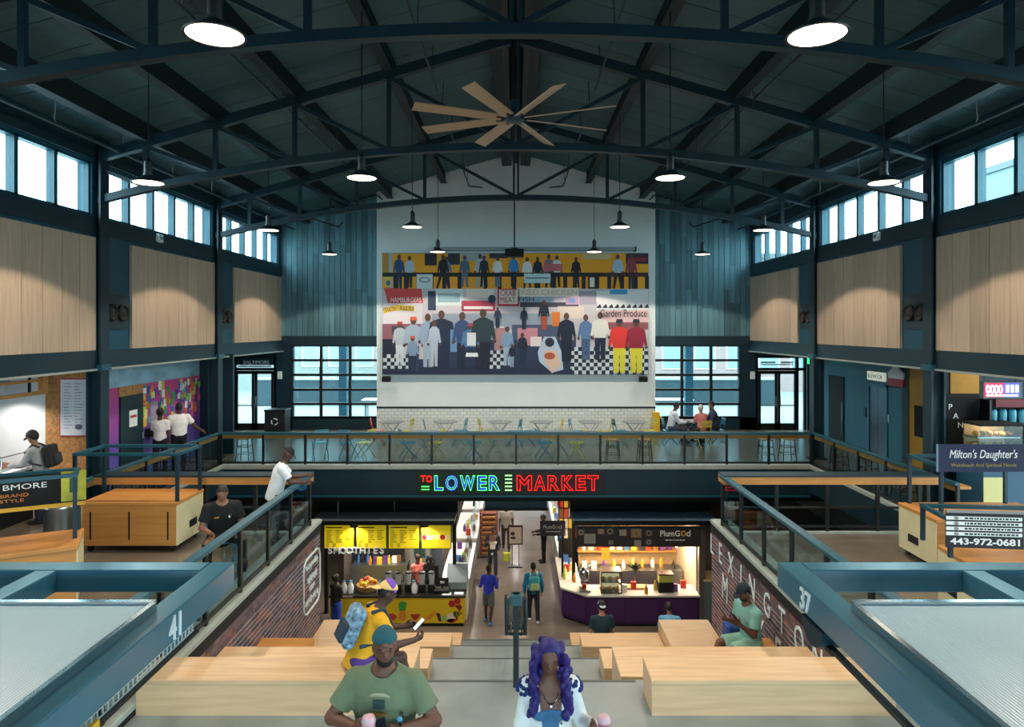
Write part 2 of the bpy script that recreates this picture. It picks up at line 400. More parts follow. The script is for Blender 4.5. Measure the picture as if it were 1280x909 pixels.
# side walls with clerestory windows, boarded panels
ZW0, ZW1 = 6.08, 7.20
nwin = 0
for sg in (-1, 1):
    xa, xb = sorted((sg*W, sg*(W+.3)))
    m = MB(); m.box(xa, xb, YR, YB, 3.32, ZW0); m.box(xa, xb, YR, YB, ZW1, roof(W)+.1)
    for yy in COLY+[YR+.1, YB-.1]: m.box(xa, xb, yy-.2, yy+.2, ZW0, ZW1)
    wl = struct(m.build('wall_'+SG[sg], mat('teal_wall_steel', '06465b', .5, var=.15, scale=1.2)))
    a, b = sorted((sg*(W-.08), sg*(W+.3))); MB().box(a, b, YR, YB, 2.94, 3.32).build('beam', TEAL, wl)
    a, b = sorted((sg*(W-.10), sg*(W+.1))); MB().box(a, b, YR, YB, 2.90, 2.94).build('beam_flange', CURB, wl)
    a, b = sorted((sg*(W-.05), sg*W)); MB().box(a, b, YR, YB, 5.72, 6.06).build('sill_beam', TEAL, wl)
    MB().box(a, b, YR, YB, 7.24, 7.6).build('head_beam', TEAL, wl)
    a, b = sorted((sg*(W-.06), sg*W)); bw = .53
    me = MB().box(a-sg*W, b-sg*W, -bw/2+.006, bw/2-.006, 0, 2.35).mesh('board', WOOD)
    for y1 in (14.05, 19.6, 25.2):
        for k in range(8): link('board', me, wl, (sg*W, y1-bw*(k+.5), 3.29))
    for y1 in (8.5, 2.95): MB().box(a, b, y1-4.25, y1, 3.29, 5.64).build('board', WOOD, wl)
    bounds = [YR+.2]+sorted(COLY)+[YB-.1]
    for y0, y1 in zip(bounds[:-1], bounds[1:]):
        nwin += 1; wn = sempty('window_%d' % nwin, (sg*W, (y0+y1)/2, ZW0)); fr = MB(); L = (y1-y0)-.4; a, b = sorted((sg*.04, sg*.20))
        n = 5
        for i in range(n+1):
            yy = -L/2+L*i/n; fr.box(a, b, yy-.05, yy+.05, 0, ZW1-ZW0)
        fr.box(a, b, -L/2, L/2, 0, .06).box(a, b, -L/2, L/2, ZW1-ZW0-.06, ZW1-ZW0)
        fr.build('window_frame', TEALM, wn)
        for i in range(n): 
            p0 = -L/2+L*i/n+.05; MB().box(sg*.12-.006, sg*.12+.006, p0, p0+L/n-.1, .06, ZW1-ZW0-.06).build('pane', GLASS, wn)
        portal((sg*(W+.22), (y0+y1)/2, (ZW0+ZW1)/2), (0, sg*PI/2, 0), ZW1-ZW0, L)
# round wall speakers in pairs
for sg in (-1, 1):
    for yy, what in ((14.8, 'beside the second boarded panel'), (20.35, 'beside the panel by back wall')):
        t = thing('wall_speaker', 'pair of round black speakers '+('purple mural side ' if sg < 0 else 'elevator side ')+what, 'speaker', (sg*(W-.0), yy, 3.78), group='wall speakers')
        MB().box(min(0, -sg*.04), max(0, -sg*.04), -.42, .42, -.02, .72).build('plate', TEAL, t)
        for dy in (-.2, .2):
            c = MB().lathe([(.19, 0), (.19, .05), (.16, .07), (.10, .03), (.001, .05)], 20)
            c.v = [(-sg*(.04+z), y+dy, x+.33) for x, y, z in c.v]; c.build('speaker_cone', BLACKM, t, smooth=True)
for x, y, Y, lab in ((197, 303, 16.5, 'small white sensor box under the clerestory above the second panel'), (1098, 301, 16.3, 'small grey white sensor plate below clerestory windows')):
    p = PX(x, y, Y); sg = -1 if x < 600 else 1
    t = thing('wall_sensor', lab, 'sensor', (sg*(W-.05), Y, p.z))
    MB().box(min(0, -sg*.08), max(0, -sg*.08), -.11, .11, 0, .2).build('housing', WHITEP, t, bevel=.01)
    MB().box(min(-sg*.08, -sg*.1), max(-sg*.08, -sg*.1), -.05, .05, .06, .14).build('lens', mat('sensor_lens', '8b9aa0', .3), t)

# back wall
YW = 25.0
gab = [(-5.1, 0), (5.1, 0), (5.1, roof(5.1)+.2), (0, 10.4), (-5.1, roof(5.1)+.2)]
wb = struct(MB().yprism(gab, YW, YB+.3).build('wall_back', WHITEP))
tl = mat('white_tile', 'dfe6e4', .25)
t_ = tl.node_tree; br = t_.nodes.new('ShaderNodeTexBrick'); tcn = t_.nodes.new('ShaderNodeTexCoord'); mpn = t_.nodes.new('ShaderNodeMapping')
mpn.inputs['Rotation'].default_value = (PI/2, 0, 0); br.inputs['Color1'].default_value = hx('e3e9e7'); br.inputs['Color2'].default_value = hx('d6dedd'); br.inputs['Mortar'].default_value = hx('a9b4b4')
br.inputs['Scale'].default_value = 1; br.inputs['Mortar Size'].default_value = .008; br.inputs['Brick Width'].default_value = .24; br.inputs['Row Height'].default_value = .12
t_.links.new(tcn.outputs['Object'], mpn.inputs[0]); t_.links.new(mpn.outputs[0], br.inputs[0]); t_.links.new(br.outputs[0], t_.nodes['Principled BSDF'].inputs['Base Color'])
MB().box(-5.1, 5.1, YW-.02, YW, 0, .84).build('tile_dado', tl, wb)
MB().box(-5.1, 5.1, YW-.04, YW, .84, .90).build('dado_rail', BLACK, wb)
for sg in (-1, 1):
    poly = [(sg*5.1, 3.13), (sg*9.0, 3.13), (sg*9.0, roof(9)+.2), (sg*5.1, roof(5.1)+.2)]
    MB().yprism(poly, YB, YB+.3).build('gable_backing', TEAL, wb)
    MB().box(min(sg*5.1, sg*8.75), max(sg*5.1, sg*8.75), YB-.06, YB, 3.13, 3.48).build('lintel', TEAL, wb)
    rr = random.Random(3+sg); n = 18; bw = 3.6/n
    for i in range(n):
        x = 5.1+bw*(i+.5); z = 3.48+rr.choice((0, 0)); top = roof(x+bw/2)-.02; cuts = sorted([rr.uniform(4.4, 5.3), rr.uniform(5.9, 7.2)])
        for za, zb in zip([3.48]+cuts, cuts+[top]):
            MB().box(sg*x-bw/2+.006, sg*x+bw/2-.006, YB-.05-rr.uniform(0, .012), YB, za+.004, zb-.004).build('wall_board', GREYW, wb)
    # below: piers and sill round the glazed sectional door, wall over the side door
    m = MB(); a, b = sorted((sg*5.1, sg*8.95)); m.box(a, b, YB, YB+.3, 0, .46)
    a, b = sorted((sg*8.3, sg*8.95)); m.box(a, b, YB, YB+.3, 0, 3.2)
    a, b = sorted((sg*8.95, sg*14)); m.box(a, b, YB, YB+.3, 2.72, 3.3)
    a, b = sorted((sg*10.8, sg*14)); m.box(a, b, YB, YB+.3, 0, 3.0)
    m.build('pier', TEAL, wb)
# glazed sectional doors
for sg in (-1, 1):
    nwin += 1; wn = sempty('window_%d' % nwin, (sg*6.7, YB, .46)); fr = MB(); x0, x1 = -1.62, 1.62; ZT = 2.67
    xs = [x0+(x1-x0)*i/3 for i in range(4)]; rows = [0, .50, 1.03, 1.58, 2.12, ZT]
    for x in xs: fr.box(x-.05, x+.05, .02, .12, 0, ZT)
    for z in rows: fr.box(x0, x1, .0, .10, z-.045, z+.045)
    fr.build('window_frame', BLACK, wn)
    for i in range(3):
        for j in range(5): MB().box(xs[i]+.05, xs[i+1]-.05, .06, .07, rows[j]+.045, rows[j+1]-.045).build('pane', GLASS, wn)
    portal((sg*6.7, YB+.4, 1.8), (-PI/2, 0, 0), 3.2, 2.6)
# glass entrance doors in the aisle ends
for sg, num in ((-1, 1), (1, 2)):
    xc = sg*9.83; d = sempty('door_%d' % num, (xc, YB, 0)); fr = MB()
    fr.box(-.93, -.85, .0, .12, 0, 2.74).box(.85, .93, .0, .12, 0, 2.74).box(-.93, .93, .0, .12, 2.66, 2.74).box(-.93, .93, .0, .12, 2.20, 2.30)
    lx = -.64 if sg < 0 else -.93; xs_ = -.60 if sg < 0 else .60
    fr.box(xs_-.05, xs_+.05, 0, .12, 0, 2.74); fr.build('door_frame', BLACK, d)
    cx0 = .125 if sg < 0 else -.125
    for k in (-1, 1):
        lc = cx0+k*.36; lf = MB(); lf.box(lc-.35, lc-.26, .02, .08, 0, 2.19).box(lc+.26, lc+.35, .02, .08, 0, 2.19).box(lc-.35, lc+.35, .02, .08, 2.07, 2.19).box(lc-.35, lc+.35, .02, .08, .0, .24).box(lc-.26, lc+.26, .03, .07, .88, .92)
        leaf = lf.build('door_leaf', BLACK, d)
        MB().box(lc-.26, lc+.26, .045, .055, .24, 2.07).build('pane', GLASS, leaf)
        MB().tube([(lc-k*.28, -.04, .85), (lc-k*.28, -.04, 1.25)], .014, 6).build('handle', STEEL, leaf)
    MB().box(-.85, .85, .05, .06, 2.30, 2.66).build('transom_pane', GLASS, d)
    s0, s1 = ((-.85, -.65) if sg < 0 else (.65, .85)); MB().box(s0, s1, .05, .06, .05, 2.2).build('sidelight_pane', GLASS, d)
    if sg < 0:
        MB().box(-.6, .85, .034, .048, 2.40, 2.66).build('dark_reflection_panel', TEAL, d)  # dark sheet stands in for the ceiling mirrored in the transom glass
        text('BALTIMORE', mat('sign_white', 'e8eeee', .5), d, (.2, .03, 2.44), ROTF, h=.13, wd=.95)
        MB().box(-.5, .75, .03, .04, 2.32, 2.39).build('sign_strip', WHITEP, d)
    else: MB().box(-.75, .45, .03, .04, 2.40, 2.44).box(-.75, -.2, .03, .04, 2.47, 2.53).box(0, .45, .03, .04, 2.47, 2.53).build('frosted_band', mat('frosted_grey', '9fb0b0', .5), d)
    portal((xc, YB+.4, 1.4), (-PI/2, 0, 0), 1.9, 2.7)

# side aisles: soffits, outer walls
for sg in (-1, 1):
    a, b = sorted((sg*(W+.0), sg*14)); struct(MB().box(a, b, YR, YB, 3.0, 3.3).build('ceiling', mat('aisle_soffit', '12303a', .7)))
PURP = grad('purple_mural_paint', [(0, '4a62b4'), (.42, '6a4aa8'), (.68, 'a04a9e'), (1, 'd34f86')], 2, 0, 2.4)
wp = struct(MB().box(-.1, 0, -3.0, 3.0, 0, 2.36).build('wall_mural', PURP, loc=(-9.5, 17.5, 0)))
MB().box(-.1, -.005, -3.0, 3.0, 2.36, 3.0).build('cloud_band', mat('pale_blue_cloud_paint', '9cc4d6', .6, var=.25, scale=1.4, stretch=(1, 1, 2.5)), wp)
MB().box(-.1, 1.0, 3.0, 3.1, 0, 3.0).build('end_return', TEAL, wp)
MB().box(-.1, .0, -3.12, -3.0, 0, 3.0).build('end_trim', TEAL, wp)
pal = ['4cc3d0', '8fcf3f', 'e8d98a', 'd94f93', '2f6fb5', 'f1efe6', 'e07a3a', '5a3f9f', '37a06a', 'e9c640', 'c9e6ef']
nm = [mat('paper_note_%s' % n, c, .7) for n, c in zip(('aqua', 'lime', 'cream', 'pink', 'blue', 'white', 'orange', 'violet', 'green', 'yellow', 'ice'), pal)]
rr = random.Random(8); nms = [MB().box(0, .012, -.07, .07, -.10, .10).mesh('paper_note', q) for q in nm]
for i in range(120):
    u = rr.uniform(-.25, 2.95); zmax = 2.28; zmin = 1.35-.16*max(u, 0) if u < 1.2 else 1.15+.1*(u-1.2)
    o = link('paper_note', rr.choice(nms), wp, (.0+.002*(i % 5), u, rr.uniform(zmin, zmax))); o.rotation_euler = (rr.uniform(-.12, .12), 0, 0); o.scale = (1, rr.uniform(.6, 1.25), rr.uniform(.6, 1.3))
nd = sempty('door_3', (-9.5, 16.82, 0))
MB().box(0, .05, -.49, .49, 0, 2.13).build('door_leaf', mat('dark_green_door', '0f2f36', .5), nd)
MB().box(0, .03, -.52, .52, 2.13, 2.36).build('door_header', OSB, nd)
MB().box(.05, .06, -.14, .2, 1.35, 1.75).build('notice', WHITEP, nd); MB().box(.06, .065, -.1, .16, 1.57, 1.63).build('notice_stripe', mat('notice_red', 'b03a4a', .6), nd)
MB().tube([(.09, .40, 1.0), (.09, .40, 1.15)], .02, 6).build('handle', STEEL, nd)
o = tag(centre(MB().box(-9.5, -9.47, 17.7, 18.05, .95, 1.85).build('notice_board', mat('notice_grey', '9b93a8', .6))), 'pale grey notice sheet on the purple mural wall', 'notice')
o = tag(centre(MB().box(-9.49, -9.3, 17.45, 17.75, 1.0, 1.2).build('wall_box', BLACKM, bevel=.01)), 'small black box fixed to purple mural wall', 'box')

# aisle end walls and the elevator side
m = MB(); m.box(-11.0, -10.9, 20.6, YB, 0, 3.0); m.box(-14, -13.9, YR, 20, 0, 3.0); struct(m.build('wall_aisle_left', TEALW))
we = struct(MB().box(10.9, 11.05, 14.9, YB, 0, 3.0).build('wall_elevator', TEALW))
MB().box(10.86, 10.9, 16.6, 18.85, 0, 3.0).build('mustard_panel', mat('mustard_paint', 'c08c14', .6, var=.08), we)
MB().box(10.84, 10.9, 18.85, 19.17, 0, 3.0).build('dark_pier', mat('pier_slate', '2b3b44', .6), we)
MB().box(10.82, 10.86, 17.75, 18.55, .85, 1.68).build('black_screen', BLACKM, we)
el = sempty('door_4', (10.9, 20.5, 0))
MB().box(-.06, 0, -.55, -.48, 0, 2.1).box(-.06, 0, .48, .55, 0, 2.1).box(-.06, 0, -.55, .55, 2.0, 2.1).build('door_frame', mat('door_frame_teal', '2d6f84', .4), el)
for k in (-1, 1): MB().box(-.03, -.01, min(0, k*.48)+.005, max(0, k*.48)-.005, 0, 2.0).build('door_leaf', mat('elevator_steel', '5c6b78', .3, metal=.7), el)
MB().box(-.03, 0, .72, .86, 1.0, 1.3).build('call_panel', TEAL, el)
d5 = sempty('door_5', (10.9, 19.58, 0)); MB().box(-.03, 0, -.39, .36, 0, 2.05).build('door_leaf', mat('teal_door', '256a80', .5), d5)
MB().box(-.05, -.03, .25, .37, 1.0, 1.25).build('lock_plate', STEEL, d5)
d6 = sempty('door_6', (10.9, 23.2, 0)); MB().box(-.03, 0, -.55, .55, 0, 2.15).build('door_leaf', BLACKM, d6); MB().box(-.06, -.03, -.5, -.45, .2, 1.3).build('handle', STEEL, d6)
t = thing('elevator_sign', 'lit white hanging sign reading ELEVATOR on teal wall', 'sign', (10.8, 20.45, 2.2))
MB().box(-.04, .04, -.48, .48, 0, .26).build('light_box', mat('elevator_sign_white', 'eef3dc', .4, emit=.35), t, bevel=.01)
text('ELEVATOR', mat('sign_grey_letter', '5a6a68', .5), t, (-.042, 0, .07), ROTR, h=.12, wd=.8)
t = thing('picture_sign', 'round-topped red picture sign with white figure above teal door', 'sign', (10.8, 19.40, 2.12))
MB().box(-.03, .03, -.40, .40, 0, .22).build('red_base', mat('sign_red', 'b0202a', .5), t)
MB().xprism([(-.36, .22), (.36, .22), (.40, .36), (.16, .52), (.12, .62), (-.12, .62), (-.16, .52), (-.40, .40)], -.025, .025).build('white_figure', WHITEP, t)
MB().ball((-.0, 0, .66), (.04, .13, .12)).build('red_head', mat('sign_red', 'b0202a'), t)
for x, sgn in ((281, -1), (1012, 1)):
    p = PX(x, 456, 24.2); t = thing('exit_sign', 'green lit exit sign beside the '+('BALTIMORE doors' if sgn < 0 else 'right-hand glass doors near elevator'), 'exit sign', (p.x, p.y, p.z))
    MB().box(-.13, .13, -.03, .03, 0, .36).build('housing', BLACKM, t); MB().box(-.10, .10, -.035, -.03, .03, .33).build('lit_face', mat('exit_green', '2fe07a', .4, emit=2.2), t)
    MB().box(-.01, .01, -.01, .01, .36, 3.0-p.z).build('stem', BLACKM, t)
for x in (349.5, 941):
    p = PX(x, 474, 25.2); o = tag(centre(MB().box(p.x-.08, p.x+.08, 25.18, 25.26, p.z, p.z+.28).build('control_box', WHITEP, bevel=.01)), 'small white control box on pier beside the '+('BALTIMORE doors' if x < 600 else 'doors nearest the elevator lobby'), 'control box')

# unseen wall behind the viewer, with an opening added for frontal daylight
m = MB(); m.box(-14, -7.2, YR-.3, YR, 0, 10.5); m.box(7.2, 14, YR-.3, YR, 0, 10.5); m.box(-7.2, 7.2, YR-.3, YR, 0, .4); m.box(-7.2, 7.2, YR-.3, YR, 4.6, 10.5)
struct(m.build('wall_front', TEAL))
for i in range(5):
    x = -7.2+14.4*i/4
    if 0 < i < 4: struct(MB().box(x-.1, x+.1, YR-.2, YR, .4, 4.6).build('trim_mullion', TEAL))
portal((0, YR-.35, 2.5), (PI/2, 0, 0), 14.4, 4.2)
# ---------------------------------------------------------------- pendant lamps
LAMPM = mat('lamp_shade_dark', '1d2c30', .4); LAMPE = mat('lamp_diffuser', 'fff1dc', .4, emit=7, ecol='ffe9cf'); LAMPI = mat('lamp_shade_inside', 'f2ead9', .5)
def lamp(x, y, z, label, group, power=460):
    t = thing('pendant_lamp', label, 'pendant lamp', (x, y, z), group=group)
    MB().lathe([(.235, .006), (.26, 0), (.262, .012), (.12, .10), (.075, .13), (.075, .16)], 28, caps=False).build('lamp_shade', LAMPM, t, smooth=True)
    MB().lathe([(.001, .008), (.236, .008), (.236, .014), (.001, .014)], 28).build('diffuser', LAMPE, t)
    MB().lathe([(.06, .15), (.065, .17), (.065, .36), (.045, .38), (.02, .42), (.001, .42)], 14).build('ballast', BLACK, t, smooth=True)
    MB().tube([(0, 0, .42), (0, 0, .52), (.03, 0, .56), (0, 0, .62), (0, 0, roof(x)-.02-z)], .010, 5).build('cord', BLACK, t)
    spot((0, 0, -.01), power, (1.0, .84, .66), 124, .12, .06, t)
LY = [5.85, 11.42, 16.97, 22.52]
for y, near in zip(LY, ('before the fan', 'beside the ceiling fan', 'between the second and third trusses', 'in front of the crowd mural')):
    for sg in (-1, 1):
        lamp(sg*2.58, y, 6.28, 'dark pendant lamp '+near+(' on BALTIMORE side' if sg < 0 else ' on elevator side')+', inner row', 'inner row pendant lamps')
        if y > 6: lamp(sg*6.15, y, 6.2, 'dark pendant lamp by the '+('purple mural' if sg < 0 else 'elevator')+' side wall, '+near, 'outer row pendant lamps')
        else: lamp(sg*6.15, y, 6.2, 'dark round pendant lamp by the '+('food counter' if sg < 0 else 'pink stall')+' side wall, first of its row', 'outer row pendant lamps')

# ceiling fan
t = thing('ceiling_fan', 'large eight-bladed ceiling fan hung from the roof ridge', 'fan', (-.03, 11.42, 7.28))
MB().lathe([(.001, -.06), (.10, -.06), (.16, -.03), (.17, .05), (.11, .10), (.07, .14), (.07, .30), (.03, .32)], 24).build('motor', mat('fan_hub_blue', '27485a', .35, metal=.5), t, smooth=True)
MB().tube([(0, 0, .3), (0, 0, 2.6)], .05, 10).build('downrod', BLACK, t)
MB().box(-.2, .2, -.2, .2, 2.42, 2.6).build('mount_plate', BLACK, t)
FB = mat('fan_blade_tan', 'b99a7c', .45); 
for k in range(8):
    a = math.radians(22.5+45*k); n = 12; vs = []; tw = math.radians(17)
    R = Matrix.Rotation(a, 3, 'Z'); m = MB()
    for i in range(2):
        r = .22+1.50*i; hw = .09+.02*i
        for s_ in (-1, 1):
            for th in (-.008, .008):
                q = Vector((r, s_*hw, th)); q = Matrix.Rotation(tw, 3, 'X') @ q; vs.append(R @ q)
    m.add(vs, [(0,2,6,4),(1,5,7,3),(0,4,5,1),(2,3,7,6),(4,6,7,5),(0,1,3,2)])
    bl = m.build('blade', FB, t)
    MB().bar(R @ Vector((.12, 0, 0)), R @ Vector((.32, 0, 0)), .05, .03).build('blade_bracket', BLACK, bl)

# pipes under the roof
PIPE = mat('painted_pipe', '1b3138', .4)
for sg in (-1, 1):
    for x, z, r, y0, y1, lab in ((8.2, 7.42, .035, YR, YB, 'pipe along eaves above the clerestory windows'), (4.9, 8.48, .03, YR, YB, 'pipe running under the roof between lamp rows'), (1.72, 8.95, .025, YR, 24.9, 'pipe running beside the roof ridge')):
        t = thing('sprinkler_pipe', ('thin dark sprinkler '+lab+(' on purple mural side' if sg < 0 else ' on elevator side')), 'pipe', (sg*x, 0, z))
        MB().tube([(0, y0, 0), (0, y1, 0)]+([(-sg*.5, y1, -.05)] if x < 2 else []), r, 8).build('pipe_run', PIPE, t)
        for k in range(9):
            yy = 8.0+2.1*k
            if yy < y1: MB().tube([(0, yy, 0), (sg*.05, yy, .10), (sg*.02, yy, roof(x)-z)], .010, 5).build('hanger', CURB if x > 4 else PIPE, t)
for sg in (-1, 1):
    t = thing('spot_bracket', 'thin bent bracket arm on the teal boarded wall '+('by the BALTIMORE doors' if sg < 0 else 'by the elevator lobby'), 'bracket', (sg*6.4, 25.2, 7.42))
    MB().tube([(0, 0, .25), (0, -.6, 0), (sg*.9, -1.2, .25)], .025, 6).build('arm', BLACK, t)

# projector on its pole
p = PX(643, 315, 19.4)
t = thing('projector', 'black projector hung on a long pole before the mural', 'projector', (p.x, 19.6, p.z))
MB().box(-.27, .27, -.2, .2, -.12, .10).build('projector_body', BLACKM, t, bevel=.02)
MB().tube([(.1, .2, 0), (.1, .26, 0)], .07, 12).build('lens', CHROME, t)
MB().tube([(0, 0, .1), (0, 0, arc(0)-p.z)], .022, 8).build('pole', BLACK, t)
MB().box(-.09, .09, -.09, .09, .10, .14).build('mount', BLACK, t)
p0, p1 = PX(545, 313.5, 24.4), PX(792, 313.5, 24.4)
t = thing('screen_rail', 'pale slim screen housing fixed above the crowd mural', 'screen rail', (0, 24.75, 6.58)); MB().box(-2.9, 4.3, -.1, .1, 0, .12).build('housing', mat('rail_pale', '8fa3a6', .5), t)
MB().box(-2.95, -2.9, -.12, .25, -.02, .14).build('end_bracket', BLACK, t); MB().box(4.3, 4.35, -.12, .25, -.02, .14).build('end_bracket', BLACK, t)
for x in (483, 804):
    p = PX(x, 474, 24.7); o = thing('uplight', 'small black floodlight under the '+('left' if False else ('hamburger sign' if x < 600 else 'garden produce sign'))+' corner of the mural', 'floodlight', p)
    MB().box(-.15, .15, -.1, .1, -.1, .1).build('lamp_body', BLACKM, o, bevel=.02); MB().box(-.03, .03, .1, .3, -.03, .03).build('arm', BLACK, o)

# ---------------------------------------------------------------- neon sign on the bridge fascia
def neon(name, col, e): return mat('neon_'+name, col, .4, emit=e)
NR, NG, NBL, NY_ = neon('red', 'ff1c16', 1.7), neon('green', '58f070', 1.3), neon('blue', '3a52ff', 1.8), neon('mint', 'a8f5a0', 1.2)
t = thing('neon_sign', 'neon sign reading TO LOWER MARKET on the bridge fascia', 'neon sign', (-.1, YBR-.05, -.66))
SG_ = mat('sign_backing_green', '06230f', .6); 
MB().box(-2.62, .02, -.02, .02, -.08, .52).build('backing', SG_, t); MB().box(.02, 2.52, -.02, .02, -.08, .52).build('backing', mat('sign_backing_dark', '1a1c20', .6), t)
def neon_word(word, x0, x1, h, mts):
    n = len(word); ws = {'W': 1.35, 'M': 1.25, 'O': 1.1, 'L': .8, 'E': .85, 'T': .9}; tot = sum(ws.get(c, 1) for c in word); x = x0; gap = .05; u = (x1-x0-gap*(n-1))/tot
    for i, ch in enumerate(word):
        wd = u*ws.get(ch, 1)
        text(ch, mts[i][0], t, (x+wd/2, -.04, 0), ROTF, h=.42, wd=wd, name='neon_letter', bold=.03, outline=.015)
        text(ch, mts[i][1], t, (x+wd/2, -.035, .022), ROTF, h=.375, wd=wd-.045, name='neon_letter', bold=-.01, outline=.009)
        x += wd+gap
neon_word('LOWER', -2.13, -.33, .42, [(NG, NBL), (NBL, NG), (NG, NBL), (NG, NBL), (NG, NBL)])
NRO = mat('neon_rose', '7a0c0c', .4, emit=.35)
neon_word('MARKET', .12, 2.35, .42, [(NR, NRO)]*6)
MB().tube([(-2.50, -.04, .40), (-2.36, -.04, .40)], .015, 5).tube([(-2.43, -.04, .40), (-2.43, -.04, .24)], .015, 5).tube([(-2.27+.065*math.cos(a), -.04, .32+.08*math.sin(a)) for a in [2*PI*i/12 for i in range(13)]], .015, 5).build('neon_letter', NR, t)
for z in (.02, .10): MB().box(-2.48, -2.26, -.05, -.03, z, z+.025).build('neon_bar', NG, t)
for z in (.0, .1, .2, .3, .4): MB().box(-.20, -.01, -.05, -.03, z, z+.03).build('neon_bar', NY_, t)

# ---------------------------------------------------------------- rails
def rail_glass(name, label, a, b, n, top, base=0.0, cap=(.13, .05), wood=None, low=True, skipg=False):
    a = Vector(a); b = Vector(b); d = (b-a).normalized(); L = (b-a).length
    t = thing(name, label, 'railing', tuple(a)); z = Vector((0, 0, 1))
    MB().bar((0, 0, top-cap[1]/2), d*L+z*(top-cap[1]/2), cap[0], cap[1]).build('handrail', TEALM, t, bevel=.006)
    for i in range(n+1):
        q = d*(L*i/n); MB().bar(q+z*base, q+z*(top-cap[1]), .05, .06, up=d).build('post', BLACK, t)
    if not skipg:
        for i in range(n):
            q0, q1 = d*(L*(i+.03)/n), d*(L*(i+.97)/n); MB().bar((q0+q1)/2+z*(base+.07)-d*(L*.47/n)*0, (q0+q1)/2+z*(top-cap[1]-.02), .94*L/n, .012, up=d.cross(z)).build('glass_panel', GLASSR, t)
    if low: MB().bar(z*(base+.06), d*L+z*(base+.06), .04, .05).build('bottom_rail', BLACK, t)
    if wood:
        s = d.cross(z).normalized()*wood; MB().bar(s*.14+z*(top-.10), d*L+s*.14+z*(top-.10), .24, .05).build('drink_ledge', PLYD, t, bevel=.004)
        MB().bar(s*.02+z*(top-.13), d*L+s*.02+z*(top-.13), .03, .10).build('ledge_apron', PLYD, t)
    return t
rail_glass('glass_railing', 'teal glass railing along brick stair wall on the badge side', (-XS-.08, 5.2, .1), (-XS-.08, YE, .1), 7, .97, .03)
rail_glass('glass_railing', 'teal glass railing along brick wall with painted letters', (XS+.08, 5.2, .1), (XS+.08, YE, .1), 7, .97, .03)
rail_glass('bridge_railing', 'black framed glass railing along the bridge above the neon sign', (-XG, YBR+.05, .02), (XG, YBR+.05, .02), 14, .90, 0, cap=(.10, .07), wood=-1)
rail_glass('side_railing', 'black framed glass railing at void edge by purple mural', (-XG-.05, YE, 0), (-XG-.05, YBR, 0), 5, .92, 0, cap=(.10, .06), wood=-1)
rail_glass('side_railing', 'black framed glass railing at void edge by the elevator', (XG+.05, YE, 0), (XG+.05, YBR, 0), 5, .92, 0, cap=(.10, .06), wood=1)
for sg, lab in ((-1, 'deep wooden leaning ledge on black posts behind the police officer'), (1, 'deep wooden leaning ledge on black posts beyond the lettered brick wall')):
    xa, xb = sorted((sg*(XS+.05), sg*7.7)); t = thing('leaning_ledge', lab, 'ledge', ((xa+xb)/2, YE, 0)); L = xb-xa
    MB().box(-L/2, L/2, -.16, .16, .92, 1.06).build('wooden_beam', PLYD, t, bevel=.005)
    MB().box(-L/2, L/2, -.18, .18, 1.06, 1.09).build('top_plate', TEAL, t)
    for i in range(5):
        x = -L/2+.1+(L-.2)*i/4; MB().box(x-.03, x+.03, -.03, .03, 0, .92).build('post', BLACK, t)
    MB().box(-L/2, L/2, -.02, .02, .10, .14).build('low_rail', BLACK, t); MB().box(-L/2, L/2, -.02, .02, .45, .48).build('mid_rail', BLACK, t)
    for i in range(4):
        x = -L/2+.1+(L-.2)*(i+.5)/4; MB().box(x-(L-.2)/8+.04, x+(L-.2)/8-.04, -.006, .006, .14, .45).build('glass_panel', GLASSR, t)

# centre handrail of the stair
t = thing('stair_handrail', 'dark centre handrail with twin rails going down the concrete stair', 'handrail', (0, 7.2, 0))
HRM = mat('handrail_steel', '13242a', .35)
path = [(0, 7.2, .90)]; 
for q, y0 in enumerate(starts):
    z0 = -1.2*q; path += [(0, y0, z0+.90), (0, y0+.3325*6+.3, z0-1.2+.90)]
for sg in (-1, 1):
    MB().tube([(sg*.10, 0, .55), (sg*.10, -.05, .75)]+[(sg*.10, y-7.2, z) for _, y, z in path], .022, 8).build('rail', HRM, t, smooth=True)
    MB().tube([(sg*.075, 0, .60), (sg*.075, -.02, .66)]+[(sg*.075, y-7.2, z-.25) for _, y, z in path], .016, 8).build('lower_rail', HRM, t, smooth=True)
MB().box(-.03, .03, -.03, .03, 0, .98).build('post', HRM, t)
MB().box(-.06, .06, -.05, .05, .86, .98).build('post_cap', mat('handrail_cap', '2f5560', .4), t, bevel=.01)
for k in range(1, 9):
    yy = 7.2+1.35*k; zz = None
    zst = 0
    for q, y0 in enumerate(starts):
        for i in range(7):
            if yy > y0+.3325*i: zst = -1.2*q-1.2/7*(i+1)
    MB().box(-.025, .025, yy-7.225, yy-7.175, zst, zst+.88).build('post', HRM, t)
    MB().box(-.11, .11, yy-7.21, yy-7.19, zst+.62, zst+.65).build('rail_bracket', HRM, t)

